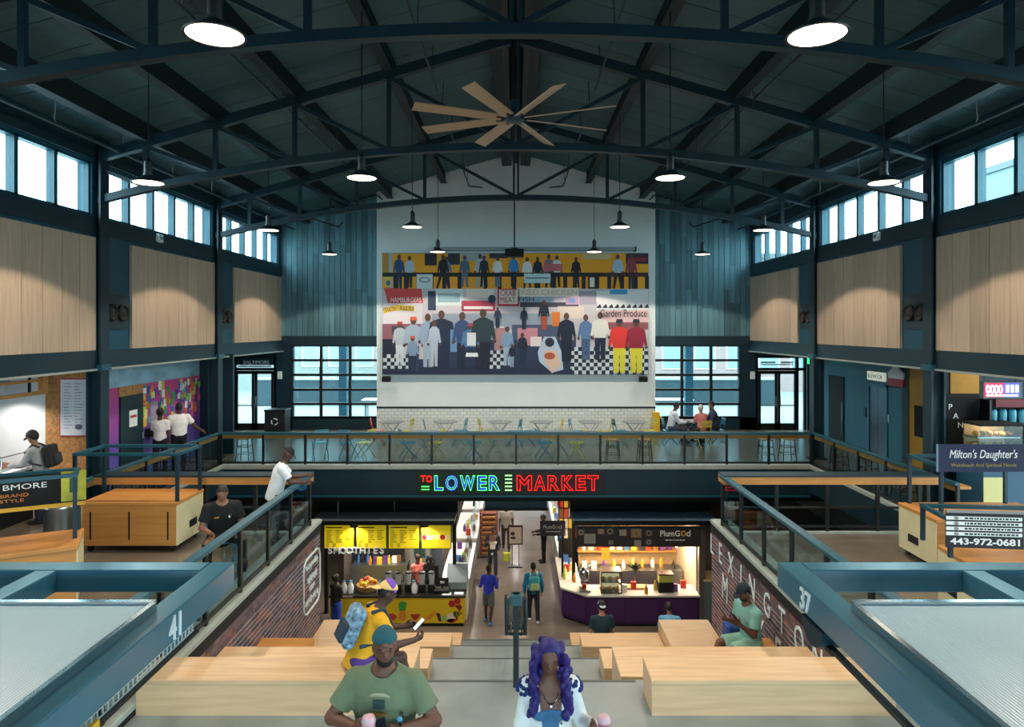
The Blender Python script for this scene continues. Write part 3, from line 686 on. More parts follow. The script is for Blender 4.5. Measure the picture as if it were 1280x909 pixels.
# ---------------------------------------------------------------- seating blocks beside the stair
def block(label, x0, x1, y0, y1, z0, z1, group='wooden seating blocks', mt=None):
    t = thing('seating_block', label, 'bench', ((x0+x1)/2, (y0+y1)/2, z0), group=group)
    hx_, hy = (x1-x0)/2, (y1-y0)/2; h = z1-z0
    MB().box(-hx_, hx_, -hy, hy, h-.05, h).build('seat_top', mt or PLY, t, bevel=.006)
    MB().box(-hx_+.004, hx_-.004, -hy+.004, hy-.004, 0, h-.05).build('plinth', PLY if mt is None else mt, t)
    return t
for sg, w_ in ((-1, 'badge brick wall'), (1, 'lettered brick wall')):
    def xs2(a, b): return sorted((sg*a, sg*b))
    nm_ = 'man in yellow' if sg < 0 else 'aqua shirt man'
    block('long pale wooden bench on the top landing against the '+w_, *xs2(1.32, XS-.02), 6.65, 7.12, 0, .35)
    block('wooden seat tier below the top landing by the '+w_, *xs2(1.22, XS-.02), 7.95, 8.7, -1.25, -.28)
    block('wooden seat tier on first lower landing by the '+w_, *xs2(1.22, XS-.02), 9.45, 10.03, -1.45, -.93)
    block('small seat step against the '+w_+', used by seated man' if sg > 0 else 'small seat step against the '+w_, *xs2(2.95, XS-.02), 9.47, 10.0, -.93, -.76, mt=PLYD)
    block('raised corner seat along the '+w_, *xs2(2.75, XS-.02), 11.9, 13.2, -3.0, -1.86)
    block('wooden seat tier on second lower landing by the '+w_, *xs2(1.22, 2.74), 12.6, 13.15, -2.7, -2.10)
    block('lowest wooden seat tier near the lower floor by the '+w_, *xs2(1.22, XS-.02), 14.9, 15.6, -3.75, -3.18)

# ---------------------------------------------------------------- stall canopies 41 and 37 on the upper landing
POLY = mat('ribbed_polycarbonate', 'bcd9e8', .28, var=.05, scale=2)
def pb(t_):                                         # fine ribs in the sheet
    n = t_.node_tree; tc = n.nodes.new('ShaderNodeTexCoord'); wv = n.nodes.new('ShaderNodeTexWave'); wv.bands_direction = 'X'; wv.inputs['Scale'].default_value = 22; bp = n.nodes.new('ShaderNodeBump'); bp.inputs['Strength'].default_value = .35; bp.inputs['Distance'].default_value = .01
    n.links.new(tc.outputs['Object'], wv.inputs[0]); n.links.new(wv.outputs[1], bp.inputs['Height']); n.links.new(bp.outputs[0], n.nodes['Principled BSDF'].inputs['Normal'])
pb(POLY)
CANT = mat('canopy_steel', '3b7084', .2, var=.06, scale=2, spec=.9)
def canopy(sg, xi, xm, num, side):
    zt = 2.45; ye = 3.88; y0 = -.6; xo = 4.9
    t = thing('stall_canopy', 'dark teal stall canopy with pale roof '+('painted 41, on badge wall side' if sg < 0 else 'painted 37, on lettered wall side'), 'stall canopy', (sg*xi, ye, 0))
    def bx(x0, x1, ya, yb, za, zb, name, mt, bev=.006):
        a, b = sorted((sg*x0, sg*x1)); return MB().box(a, b, ya, yb, za, zb).build(name, mt, t, world=True, bevel=bev)
    bx(xi, xi+.13, y0, ye, zt-.14, zt, 'side_beam', CANT); bx(xi+.132, xo, ye-.13, ye, zt-.125, zt-.001, 'end_beam', CANT)
    bx(xm, xm+.12, y0, ye-.13, zt-.122, zt-.002, 'cross_beam', CANT); bx(xm+1.1, xm+1.22, y0, ye-.13, zt-.122, zt-.002, 'cross_beam', CANT); bx(xo-.12, xo, y0, ye-.13, zt-.122, zt-.002, 'cross_beam', CANT)
    bx(xi+.11, xo, y0, 3.2, zt+.005, zt+.03, 'roof_sheet', POLY, 0)
    bx(xi+.10, xo, 3.2, 3.23, zt-.0, zt+.045, 'sheet_trim', CHROME, 0); bx(xi+.085, xi+.11, y0, 3.2, zt, zt+.045, 'sheet_trim', CHROME, 0)
    for xx in (xm+.015, xo-.1):
        bx(xx, xx+.09, 2.4, 2.49, 0, zt-.122, 'post', BLACK); bx(xx, xx+.09, .2, .29, 0, zt-.122, 'post', BLACK)
    mm = MB()
    for i in range(70 if sg < 0 else 0):
        yy = 1.0+.036*i; a, b = sorted((sg*(xi+.05), sg*(xi+.056))); mm.box(a, b, yy, yy+.004, 2.23, zt-.14)
    for i in range(3): a, b = sorted((sg*(xi+.05), sg*(xi+.056))); mm.box(a, b, 1.0, 3.5, 2.23+.036*i, 2.234+.036*i)
    if sg < 0: mm.build('wire_mesh_panel', mat('mesh_white_wire', 'b9c4c4', .5), t, world=True)
    bx(xi+.03, xi+.07, .9, 3.52, 2.21, 2.23, 'mesh_rail', BLACK)
    bx(xi+1.1, xi+1.75, .4, 2.3, 0, .92, 'counter', mat('stall_counter_dark', '26343a', .5)); bx(xi+1.06, xi+1.8, .35, 2.35, .92, .97, 'counter_top', STEEL)
    text(num, mat('number_white', 'e6eef0', .5), t, (sg*(xi-.003), 3.20 if sg < 0 else 3.50, zt-.127), ROTL if sg < 0 else ROTR, h=.112, world=True, thick=.003, name='number', squash=.85, bold=.012)
    return t
c41 = canopy(-1, 1.60, 2.52, '41', 'l'); c37 = canopy(1, 1.485, 2.45, '37', 'r')
for k, (yy, zz) in enumerate(((2.35, 2.25), (2.55, 2.25))):
    tag(centre(MB().box(-1.60, -1.585, yy-.05, yy+.05, zz-.04, zz+.04).build('price_card', mat('card_yellow', 'e6b02a', .6))), 'small yellow price card on the mesh under canopy 41', 'price card', 'yellow price cards')
# dark round hood under beam 37
t = thing('hood', 'dark teal half-round hood under canopy beam 37', 'hood', (1.49, 3.42, 2.30))
m = MB(); n = 12
m.xprism([(.12*math.cos(PI+PI*i/n), .11*math.sin(PI+PI*i/n)) for i in range(n+1)], -.01, .14); m.build('shell', TEAL, t, smooth=True)
MB().box(.03, .10, -.02, .02, 0, .03).build('hanger', BLACK, t)
# tarp draped over a bar inside canopy 41
t = thing('tarp', 'teal tarp draped over a bar inside canopy 41', 'tarp', (-2.0, 3.5, 2.3)); m = MB(); n = 9
for i in range(8):
    for j in range(n):
        a = PI*j/(n-1); dz = -.16 if j in (0, n-1) else 0
        m.v.append((-.36+.09*i, (.05+.012*math.sin(i*2.1))*math.cos(a), .03*math.sin(a)+dz*(1+.3*math.sin(i*1.3+j))))
for i in range(7):
    for j in range(n-1): m.f.append([i*n+j, (i+1)*n+j, (i+1)*n+j+1, i*n+j+1]); m.m.append(0)
m.build('cloth', mat('tarp_teal', '1f6573', .6), t, smooth=True)
MB().tube([(-.55, 0, -.01), (.38, 0, -.01)], .015, 8).build('bar', BLACK, t)

# ---------------------------------------------------------------- wooden kiosk carts with rails and banners
def cart(label, loc, rz, L, D, h=.85, slots=True, side_slot=1, mt=PLYD):
    t = thing('kiosk_cart', label, 'kiosk cart', loc, rz)
    MB().box(-L/2, L/2, -D/2, D/2, h-.06, h).build('top_board', mt, t, bevel=.006)
    MB().box(-L/2+.02, L/2-.02, -D/2+.02, D/2-.02, .12, h-.06).build('body', mt, t)
    for sx in (-1, 1): MB().box(min(sx*(L/2-.02), sx*(L/2-.005)), max(sx*(L/2-.02), sx*(L/2-.005)), -D/2+.02, D/2-.02, .12, h-.06).build('end_panel', PLYL, t)
    if slots:
        for i in range(3):
            x = -L/2+.16+(L-.32)*i/2; MB().box(x-.012, x+.012, -D/2+.012, -D/2+.03, .22, h-.16).build('slot', BLACKM, t)
    MB().box(side_slot*(L/2)-.008, side_slot*(L/2)+.004, -.05, .22, .3, .42).build('side_handle_slot', BLACKM, t)
    for sx in (-1, 1):
        for sy in (-1, 1):
            c = MB().lathe([(.001, -.02), (.055, -.02), (.055, .02), (.001, .02)], 12); c.v = [(sx*(L/2-.12)+z, sy*(D/2-.1)+y, .056+x) for x, y, z in c.v]
            cw = c.build('caster', BLACK, t); MB().box(sx*(L/2-.12)-.035, sx*(L/2-.12)+.035, sy*(D/2-.1)-.03, sy*(D/2-.1)+.03, .1, .13).build('caster_fork', STEEL, cw)
    return t
def cart_frame(t, x0, x1, y0, y1, z0, z1):
    m = MB()
    for x in (x0, x1):
        for y in (y0, y1): MB().box(x-.025, x+.025, y-.025, y+.025, z0, z1).build('frame_post', TEAL, t)
    MB().box(x0-.03, x1+.03, y0-.03, y0+.03, z1, z1+.05).build('frame_rail', TEALM, t); MB().box(x0-.03, x1+.03, y1-.03, y1+.03, z1, z1+.05).build('frame_rail', TEALM, t)
    MB().box(x0-.03, x0+.03, y0, y1, z1, z1+.05).build('frame_rail', TEALM, t); MB().box(x1-.03, x1+.03, y0, y1, z1, z1+.05).build('frame_rail', TEALM, t)
k1 = cart('wooden kiosk cart with three slots in front of leaning ledge', (-6.5, 11.95, 0), 0, 1.62, 1.0); cart_frame(k1, -.95, .78, -.42, .4, .85, 1.62)
k2 = cart('low wooden kiosk cart turned at an angle beneath the black banner', (-6.95, 9.15, 0), math.radians(28), 1.9, .92, slots=False); cart_frame(k2, -.9, .88, -.05, .40, .85, 1.70)
k3 = cart('wooden kiosk cart with pale end panel beneath the navy banner', (7.42, 10.95, 0), 0, 2.0, 1.05, slots=False, side_slot=-1); cart_frame(k3, -.85, .75, -.4, .45, .85, 1.62)
k4 = cart('wooden kiosk cart carrying the phone number sign', (6.65, 8.7, 0), math.radians(-6), 2.0, .9, slots=True, side_slot=-1); cart_frame(k4, -1.1, .75, -.1, .62, .85, 1.30)
SW = mat('sign_white', 'e8eeee', .5)
ban = thing('banner', 'black vinyl banner with white and orange lettering on cart rail', 'banner', (-7.0, 9.42, 1.24), math.radians(28))
MB().box(-1.0, .9, -.02, .0, 0, .48).build('sheet', BLACKM, ban); MB().box(-.98, .9, -.028, -.02, .0, .055).build('yellow_strip', mat('banner_yellow', 'd9a92c', .6), ban)
text('RE BMORE', SW, ban, (.08, -.024, .30), ROTF, h=.075, wd=.72)
text('A BRAND', mat('banner_orange', 'd9822c', .6), ban, (.02, -.024, .20), ROTF, h=.045, wd=.42); text('LIFESTYLE', MATS['banner_orange'], ban, (-.05, -.024, .13), ROTF, h=.045, wd=.45)
t = thing('picture_poster', 'yellow green poster with a small figure at the banner end', 'poster', (-6.32, 9.76, 1.32), math.radians(28))
MB().box(-.15, .15, -.04, -.028, 0, .42).build('sheet', mat('poster_lime', 'b8b53a', .6, var=.2, scale=6), t); MB().box(-.05, .05, -.045, -.04, .12, .32).ball((0, -.043, .36), (.045, .006, .045)).build('printed_figure', mat('poster_green', '27573a', .6), t)
ban2 = thing('banner', 'navy banner with white script lettering hung on cart rail', 'banner', (7.26, 10.45, 1.58), 0)
MB().box(-.82, .90, -.02, 0, 0, .42).build('sheet', mat('banner_navy', '101d44', .6), ban2); MB().box(-.83, -.81, -.025, .0, 0, .42).build('banner_hem', mat('hem_blue', '6f8fa8', .5), ban2)
text("Milton's Daughter's", SW, ban2, (-.12, -.024, .17), ROTF, h=.17, wd=1.04, shear=.25); text('Waistbeads And Spiritual Needs', mat('banner_gold', '9c8a52', .6), ban2, (-.12, -.024, .06), ROTF, h=.075, wd=1.0)
ps = thing('phone_sign', 'black sign board with white text rows and number 443-972-0681', 'sign', (5.95, 8.62, 1.0), math.radians(-6))
MB().box(-.5, .42, -.02, .0, 0, .46).build('board', mat('sign_navy_black', '0d1420', .5), ps); MB().box(-.5, .42, -.025, .005, .44, .47).build('edge', mat('sign_edge', '8b8f96', .5), ps)
rr = random.Random(6)
for i in range(4):
    z = .155+.066*i; MB().box(-.5, .40, -.024, -.02, z, z+.044).build('text_strip', SW, ps); m = MB(); x = -.28
    while x < .34:
        w_ = rr.uniform(.015, .05); m.box(x, x+w_, -.027, -.024, z+.011, z+.033); x += w_+.012
    m.build('small_print', mat('print_dark', '2a3340', .6), ps); MB().ball((-.38, -.026, z+.022), (.03, .005, .02)).build('printed_icon', mat('print_grey', '8d8f8a', .6), ps)
text('443-972-0681', SW, ps, (-.04, -.024, .04), ROTF, h=.085, wd=.82, bold=.02)
# ---------------------------------------------------------------- big crowd mural: flat print, layer by layer
YM = 24.86; KM = F/YM
mu = thing('crowd_mural', 'huge printed mural of a crowded market hall on the white wall', 'mural', (0, YM, 2.06))
MUC = {}
def mc(h):
    if h not in MUC: MUC[h] = mat('print_'+h, h, .55)
    return MUC[h]
def mx(x): return (x-CX)/KM
def mz(y): return H-(y-CY)/KM-2.06
class Print:
    def __init__(s): s.d = {}
    def poly(s, pts, c, L):
        b = s.d.setdefault(c, MB()); yy = -.02-.002*L; b.add([(mx(x), yy, mz(y)) for x, y in pts], [tuple(range(len(pts)))])
    def rect(s, x0, x1, y0, y1, c, L): s.poly([(x0, y0), (x1, y0), (x1, y1), (x0, y1)], c, L)
    def disc(s, x, y, rx, ry, c, L, n=10): s.poly([(x+rx*math.cos(2*PI*i/n), y+ry*math.sin(2*PI*i/n)) for i in range(n)], c, L)
    def fig(s, x, y0, y1, top, leg, L, skin='5a4038', wd=1.0, hat=None, walk=0):
        h = y1-y0; u = h/7.4; sw = .95*u*wd
        s.disc(x, y0+.55*u, .42*u, .55*u, skin, L+1)
        if hat: s.poly([(x-.5*u, y0+.5*u), (x-.4*u, y0), (x+.4*u, y0), (x+.5*u, y0+.5*u)], hat, L+2)
        s.poly([(x-sw, y0+1.5*u), (x-.3*u, y0+1.05*u), (x+.3*u, y0+1.05*u), (x+sw, y0+1.5*u), (x+.75*sw, y0+4*u), (x-.75*sw, y0+4*u)], top, L)
        s.poly([(x-sw, y0+1.5*u), (x-sw-.35*u, y0+3.6*u), (x-sw, y0+3.7*u), (x-.6*sw, y0+2.2*u)], top, L+.45); s.poly([(x+sw, y0+1.5*u), (x+sw+.35*u, y0+3.6*u), (x+sw, y0+3.7*u), (x+.6*sw, y0+2.2*u)], top, L+.45)
        s.disc(x-sw-.2*u, y0+3.9*u, .22*u, .26*u, skin, L+1, 6); s.disc(x+sw+.2*u, y0+3.9*u, .22*u, .26*u, skin, L+1, 6)
        s.poly([(x-.75*sw, y0+3.9*u), (x+.02*u, y0+3.9*u), (x-.1*u-walk*u, y1), (x-.65*sw-walk*u, y1)], leg, L-.2); s.poly([(x+.75*sw, y0+3.9*u), (x-.02*u, y0+3.9*u), (x+.1*u+walk*u, y1), (x+.65*sw+walk*u, y1)], leg, L-.4)
MB().box(mx(478), mx(810.5), -.012, .12, mz(468.5), mz(316.5)).build('panel', mat('mural_edge', '5b6470', .5), mu)
p = Print(); X0, X1 = 478.3, 810.2
p.rect(X0, X1, 317, 361, 'efa820', 0); p.rect(X0, X1, 361, 449, 'c9c6cf', 0); p.rect(X0, X1, 449, 468, '26324f', 0)
p.rect(X0, 486, 317, 342, 'b98a3a', 1); p.rect(486, 491, 317, 361, 'aab4bc', 1); p.rect(531, 546, 317, 332, '2a2430', 1); p.rect(560, 575, 317, 331, '2b3544', 1); p.rect(577, 608, 317, 326, '9fb4bd', 1); p.rect(612, 634, 316.8, 323, '26303c', 1)
p.rect(729, 763, 317.5, 324, 'c9bb95', 1); p.rect(782, X1, 317, 330, '332a3a', 1); p.rect(784, 808, 322, 327, '8e2430', 2)
for x in (492, 505, 523, 537, 553, 572, 604, 622, 640, 668, 690, 704, 716, 727, 744, 759, 775, 792, 806): p.rect(x, x+5, 345, 361, '171d28', 1)
p.rect(X0, X1, 341, 346, '11161e', 5.5)
rr = random.Random(21)
for i, (x, c1, c2, w_) in enumerate(((499, '324a72', '1f2c48', 0), (512, 'a7c3d4', '141b2b', 0), (554, '10141f', '1a2236', 1.2), (558, '5f7d9c', '16202f', .4), (581, '4d6580', '5c7890', .3), (600, 'b7c7d3', '8fa9bd', .4), (605, '202a3c', '10161f', .4), (622, 'e3e9ec', '55708e', 0), (642, '2f8bd0', '131a26', 0), (659, 'dfe9ee', '2c3850', .5), (672, '1a2233', '101722', 0), (686, '8b6f86', '1d2434', .3), (696, 'd9e3e8', '141b29', .3), (720, '131a26', '20293a', .3), (772, '9cc6de', '131a26', .6), (789, '8f3a4a', '2a3040', 0))):
    p.fig(x, 317.5+rr.uniform(0, 4), 360+rr.uniform(-1.5, 1.5), c1, c2, (2.1 if i % 2 else 7.3)+.13*i, wd=.95, walk=w_*.8)
p.rect(680, 703, 330, 339, 'c46a78', 10); p.rect(521, 541, 343, 361, 'cfe0e6', 9); p.disc(531, 350, 7, 3.4, '40606a', 10); p.disc(531, 350, 5.6, 2.4, 'cfe0e6', 11); p.rect(655, 688, 342, 354, 'bfe0e8', 9); p.rect(657, 686, 347, 348.5, '3f6a80', 10)
p.rect(481, 490, 346, 358, 'd9c06a', 8); p.disc(485.5, 354, 3, 3.5, '2f7f9a', 9); p.rect(735, 745, 345, 361, '151515', 9); p.rect(737, 743, 347, 359, 'e8e2d0', 10)
# stalls and signs
p.poly([(480, 360), (527, 361), (529, 379), (485, 379)], 'd24a4a', 3); p.rect(479, 528, 379, 405, 'd8d5dd', 1)
p.poly([(479, 386), (497, 381), (518, 383), (518, 389), (497, 388), (480, 392)], 'e6c04a', 3)
p.rect(535, 545, 364, 388, '2c3f5c', 2); p.rect(544, 579, 361, 382, 'd5e2e6', 2); p.rect(547, 575, 367, 378, '8fb4c0', 3); p.rect(583, 617, 361, 372, 'eadfd6', 3); p.rect(577, 619, 376, 389, 'b53a55', 3); p.rect(580, 616, 383, 386.5, 'f0e6e8', 4); p.disc(615, 374, 5, 5.5, '2a3f5a', 5)
p.rect(622, 649, 361, 383, 'c43d4c', 3); p.rect(624, 647, 362.5, 380, 'f0ebe6', 4); p.rect(646, 723, 360, 371, 'efe9e2', 3); p.rect(648, 692, 371, 378, '9db7d0', 3); p.rect(650, 723, 378, 384, '3b3f50', 2); p.rect(707, 723, 372, 381, 'c59ac0', 4); p.disc(715, 376, 4.5, 3, '6f9bd0', 5)
p.rect(724, 745, 364, 381, 'a9a1b4', 3); p.poly([(743, 364), (810, 362), (810, 386), (748, 386)], 'e3e6ea', 3); p.rect(762, 784, 362, 368, '3f9fd0', 4)
for i in range(9): p.poly([(745+7.4*i, 385), (750+7.4*i, 380), (752+7.4*i, 385)], '17203a', 5)
p.rect(745, X1, 385.5, 388, 'dfe3e8', 4); p.rect(748, X1, 387, 403, 'd8b9bb', 3); p.rect(750, X1, 403, 412, '8a5058', 2); p.rect(697, 730, 383, 398, 'dfd2ca', 3); p.rect(690, 700, 390, 408, 'e07f2c', 5)
p.rect(X0, 540, 405, 430, '8d5a66', 1); p.rect(490, 505, 408, 418, '3a4258', 2); p.rect(X0, 496, 424, 452, '1a2138', 1.5)
p.rect(540, 700, 392, 412, '9aa7ba', 1); p.rect(640, 700, 406, 425, '4a5a78', 2); p.rect(647, 672, 410, 432, 'cc8a9a', 3); p.rect(663, 677, 421, 433, 'eadfe0', 4.3); p.rect(615, 630, 408, 420, 'dfe3e6', 3); p.rect(618, 632, 410, 438, 'b58a8e', 3.4); p.rect(540, 720, 425, 450, '2c3c5c', 1)
for cx_, cy_, nx, ny, s_ in ((479, 443, 7, 4, 4.7), (607, 438, 5, 5, 4.6), (713, 434, 20, 7, 4.85)):
    for i in range(nx):
        for j in range(ny): p.rect(cx_+s_*i, cx_+s_*(i+1), cy_+s_*j, cy_+s_*(j+1), 'ccd8de' if (i+j) % 2 else '18203a', 2)
p.rect(X0, 715, 461, 468, '202a48', 6); pr_n = 0
for x, y0, y1, c1, c2, hat, w_ in ((500, 402, 456, 'b3bfcc', 'cfd8e0', 'c2434a', 1), (517, 396, 464, '9fb2c8', '27395c', 'd8643c', 1.1), (516, 420, 466, '7f98b8', '1d2c4a', 'c85a3a', 1), (535, 392, 459, '8fa6c2', '9fb2c8', None, 1), (552, 388, 461, '1e2c4a', '1b2744', None, 1.5), (543, 400, 458, 'aebfd2', 'b5c2d0', None, .8), (578, 390, 462, '35507c', '15203a', None, 1), (588, 404, 459, '4f7fae', '20304e', 'b04a5a', 1.3), (604, 386, 463, '2a3f48', '141d30', None, 1.25), (622, 384, 410, '30405c', '1c2840', None, 1), (634, 408, 457, '86a4c4', 'a5bcd4', None, 1), (655, 384, 412, '16233a', '1c2840', None, 1), (680, 376, 412, '1c2840', 'b0503a', 'b94a40', 1.1), (653, 416, 455, '1a2740', '22304c', None, 1), (708, 391, 452, '10203a', '0f1a30', None, 1.15), (732, 393, 450, '5a7aa6', '405a84', None, 1), (750, 390, 450, 'd7d9d6', '16223c', None, 1.2), (640, 430, 459, '16223c', '90a8c4', None, .9)):
    p.fig(x, y0, y1, c1, c2, 9+.61*(pr_n := pr_n+1), wd=w_, hat=hat)
for x, c1 in ((774, 'd8352f'), (795, '8e1f3a')): p.fig(x, 399, 466, c1, 'd9d43a', 15+(x > 780)*2.1, wd=1.25, hat='1c2038')
p.poly([(672, 440), (680, 421), (694, 421), (702, 440), (704, 462), (690, 466), (674, 452)], 'b9cbe4', 15); p.disc(687, 428, 6, 6, '2a2c40', 16); p.poly([(680, 438), (695, 438), (702, 456), (690, 467), (682, 455)], 'e0c3ae', 16); p.disc(687, 445, 7, 4.5, 'b5573a', 17); p.rect(563, 577, 412, 440, '6a93bf', 13); p.rect(584, 595, 416, 432, 'dfe7ec', 17)
p.poly([(583, 441), (597, 441), (598, 446), (582, 446)], 'e8eef0', 15)
pr_i = 0
for c, b in p.d.items(): stuff(b.build('printed_patches', mc(c), mu))
for s_, x, y, h_, w_, c in (('HAMBURGERS', 508, 378, 6, 38, 'f3eeee'), ('POULTRY', 488, 389, 5, 16, '6a4a1e'), ('POULTRY', 509, 388, 5, 17, '6a4a1e'), ('CRAB', 635, 370, 7, 19, 'a02a38'), ('MEAT', 635, 378.5, 7, 19, 'a02a38'), ('FRIED CHICKEN', 684, 369, 7, 74, 'c9b9a8'), ('FISH', 658, 377, 5.5, 19, '1c2a44'), ('Garden Produce', 779, 396, 9, 58, '241c2a'), ('Thanks for Shopping', 781, 346.5, 5, 56, '7a2f46')):
    text(s_, mc(c), mu, (mx(x), -.075, mz(y)), ROTF, h=h_/KM, wd=w_/KM, thick=.002)

# ---------------------------------------------------------------- bistro tables, chairs, stools on the bridge
def paint(n, c): return mat('enamel_'+n, c, .35)
def make_table():
    t = thing('bistro_table', 'round grey slatted bistro table on the bridge', 'table', (0, 0, 0), group='bistro tables on the bridge'); g = paint('grey', '7d868c')
    m = MB()
    for i in range(9):
        x = -.32+.08*i; hl = math.sqrt(max(.38**2-x*x, .01)); m.box(x-.033, x+.033, -hl, hl, .735, .75)
    sl = m.build('slatted_top', g, t); MB().tube([(.38*math.cos(a), .38*math.sin(a), .738) for a in [2*PI*i/24 for i in range(24)]], .012, 6, closed=True).build('rim', g, sl)
    for sg in (-1, 1):
        MB().tube([(-.26*sg, .24, .73), (.27*sg, .24, 0)], .012, 6).build('leg', g, t); MB().tube([(-.26*sg, -.24, .73), (.27*sg, -.24, 0)], .012, 6).build('leg', g, t)
    return t
def make_chair(colname, hexc):
    m_ = paint(colname, hexc); t = thing('bistro_chair', '%s metal folding chair at a bistro table' % colname, 'chair', (0, 0, 0), group='%s bistro chairs' % colname)
    for i in range(5): x = -.17+.085*i; MB().box(-.19, .19, x-.035, x+.035, .445, .46).build('seat_slat', m_, t)
    for sg in (-1, 1):
        MB().tube([(sg*.2, -.22, 0), (sg*.2, .12, .45), (sg*.2, .17, .45)], .013, 6).build('leg', m_, t); MB().tube([(sg*.18, .22, 0), (sg*.18, -.16, .45), (sg*.18, -.24, .84)], .013, 6).build('leg', m_, t)
    for z, yy in ((.80, -.235), (.68, -.215)): MB().box(-.19, .19, yy-.01, yy+.01, z-.045, z+.045).build('back_slat', m_, t)
    return t
tb0 = make_table(); CH0 = {n: make_chair(n, c) for n, c in (('blue', '2f7f9f'), ('yellow', 'c2b94a'), ('red', 'd23c34'))}; used = set(); tfirst = [True]
def put_chair(n, x, y, rz, lab):
    c = CH0[n] if n not in used else dup(CH0[n]); used.add(n); c.location = (x, y, 0); c.rotation_euler = (0, 0, rz); c['label'] = lab
TXS = [(-4.02, 'first table from the red chair'), (-2.28, 'second table from the red chair'), (-.52, 'table straight above the neon word LOWER'), (.83, 'table straight above the neon word MARKET'), (2.41, 'second table from the trio of diners'), (3.83, 'table next to the trio of diners')]
CHS = [('red', 'yellow'), ('blue', 'blue'), ('yellow', 'blue'), ('blue', 'yellow'), ('blue', 'yellow'), ('blue', 'yellow')]
for i, ((x, lab), (ca, cb)) in enumerate(zip(TXS, CHS)):
    t = tb0 if i == 0 else dup(tb0); t.location = (x, 22.1, 0); t['label'] = 'round grey slatted bistro table, '+lab
    rr = random.Random(i)
    put_chair(ca, x-.46, 22.1+rr.uniform(-.15, .1), -PI/2+rr.uniform(-.3, .3), '%s metal bistro chair on the BALTIMORE door side, %s' % (ca, lab)); put_chair(cb, x+.45, 22.1+rr.uniform(-.15, .1), PI/2+rr.uniform(-.3, .3), '%s metal bistro chair on the elevator side, %s' % (cb, lab))
for n_, x, rz, lab in (('blue', -5.7, .5, 'blue metal bistro chair by the bridge railing before the glazed door'), ('blue', -4.85, -.4, 'blue metal bistro chair by the bridge railing, near its yellow neighbour below the red chair'), ('yellow', -4.40, -1.2, 'yellow metal bistro chair by the bridge railing below the red chair'), ('blue', -3.14, 1.2, 'blue metal bistro chair by the bridge railing above the juice stall'), ('yellow', -2.35, -1.3, 'yellow metal bistro chair by the bridge railing above the juice stall'), ('blue', -1.22, 1.3, 'blue metal bistro chair by the bridge railing behind the word LOWER'), ('blue', .82, 1.3, 'blue metal bistro chair by the bridge railing behind the word MARKET'), ('yellow', 1.75, -1.3, 'yellow metal bistro chair by the bridge railing behind the word MARKET')):
    put_chair(n_, x, 19.85, -rz if abs(rz) > 1 else rz, lab)
for x, lab in ((-2.72, 'above the juice stall'), (-.62, 'behind the word LOWER'), (1.28, 'behind the word MARKET')):
    t = dup(tb0, (x, 20.0, 0)); t['label'] = 'round grey bistro table by the bridge railing '+lab
def make_stool(): 
    t = thing('bar_stool', 'black metal stool with a wooden seat along the bridge railing', 'stool', (0, 0, 0), group='stools along the bridge railing')
    MB().box(-.17, .17, -.17, .17, .60, .63).build('seat', PLYD, t, bevel=.01)
    for sx in (-1, 1):
        for sy in (-1, 1): MB().tube([(sx*.14, sy*.14, .6), (sx*.19, sy*.19, 0)], .012, 6).build('leg', BLACK, t)
    for z in (.2, .4):
        k = .19-.05*z/.6; MB().tube([(-k, -k, z), (k, -k, z), (k, k, z), (-k, k, z)], .009, 5, closed=True).build('rung', BLACK, t)
    return t
s0 = make_stool(); first = True
for x, y, lab in ((-7.75, 19.5, 'stool by the bridge railing near the BALTIMORE doors'), (2.75, 19.4, 'stool by the bridge railing behind the table next to the diners'), (3.65, 19.4, 'stool by the bridge railing in front of the diners'), (7.1, 19.4, 'stool by the bridge railing near the glass doors, mural side of its pair'), (7.75, 19.5, 'stool by the bridge railing near the glass doors, column side of its pair')):
    s_ = s0 if first else dup(s0); first = False; s_.location = (x, y, 0); s_['label'] = 'black metal '+lab
for sg, lab in ((-1, 'black metal stool by the side railing before the purple mural'), (1, 'black metal stool by the side railing facing the elevator')):
    for k in range(3):
        s_ = dup(s0); s_.location = (sg*(XG+.42), 15.0+1.5*k, 0); s_['label'] = lab; s_['group'] = lab
# litter bin with arrows emblem
p_ = PX(347, 540, 24.3); t = thing('litter_bin', 'black litter bin with white round emblem beside the BALTIMORE doors', 'bin', (p_.x, 24.3, 0))
MB().box(-.36, .36, -.3, .3, .04, .84).build('bin_body', mat('bin_black', '1b2226', .5), t, bevel=.01); MB().box(-.38, .38, -.32, .32, .84, .90).build('bin_lid', BLACK, t, bevel=.01); MB().box(-.34, .34, -.28, .28, 0, .04).build('bin_plinth', BLACK, t)
m = MB()
for k in range(3):
    a0 = 2*PI*k/3; m.tube([(.11*math.cos(a0+.5+i*.28), -.305, .48+.11*math.sin(a0+.5+i*.28)) for i in range(6)], .018, 5)
m.build('emblem', SW, t)
# yellow stand by the diners
p_ = PX(820, 540, 24.6); o = tag(centre(MB().box(p_.x-.12, p_.x+.12, 24.5, 24.75, 0, .75).box(p_.x-.05, p_.x+.2, 24.55, 24.6, .5, .6).build('wet_floor_stand', mat('stand_yellow', 'e2b62a', .5), bevel=.01)), 'yellow floor stand against the white wall beside the diners', 'stand')
t = dup(tb0, (5.65, 22.3, 0)); t['label'] = 'round grey bistro table between the seated diners'; t['group'] = 'bistro tables on the bridge'
put_chair('blue', 5.0, 22.2, -PI/2, 'blue metal bistro chair under the diner in white'); put_chair('yellow', 5.95, 21.75, .3, 'yellow metal bistro chair under the diner in pink'); put_chair('blue', 6.55, 22.3, PI/2, 'blue metal bistro chair under the diner in navy')

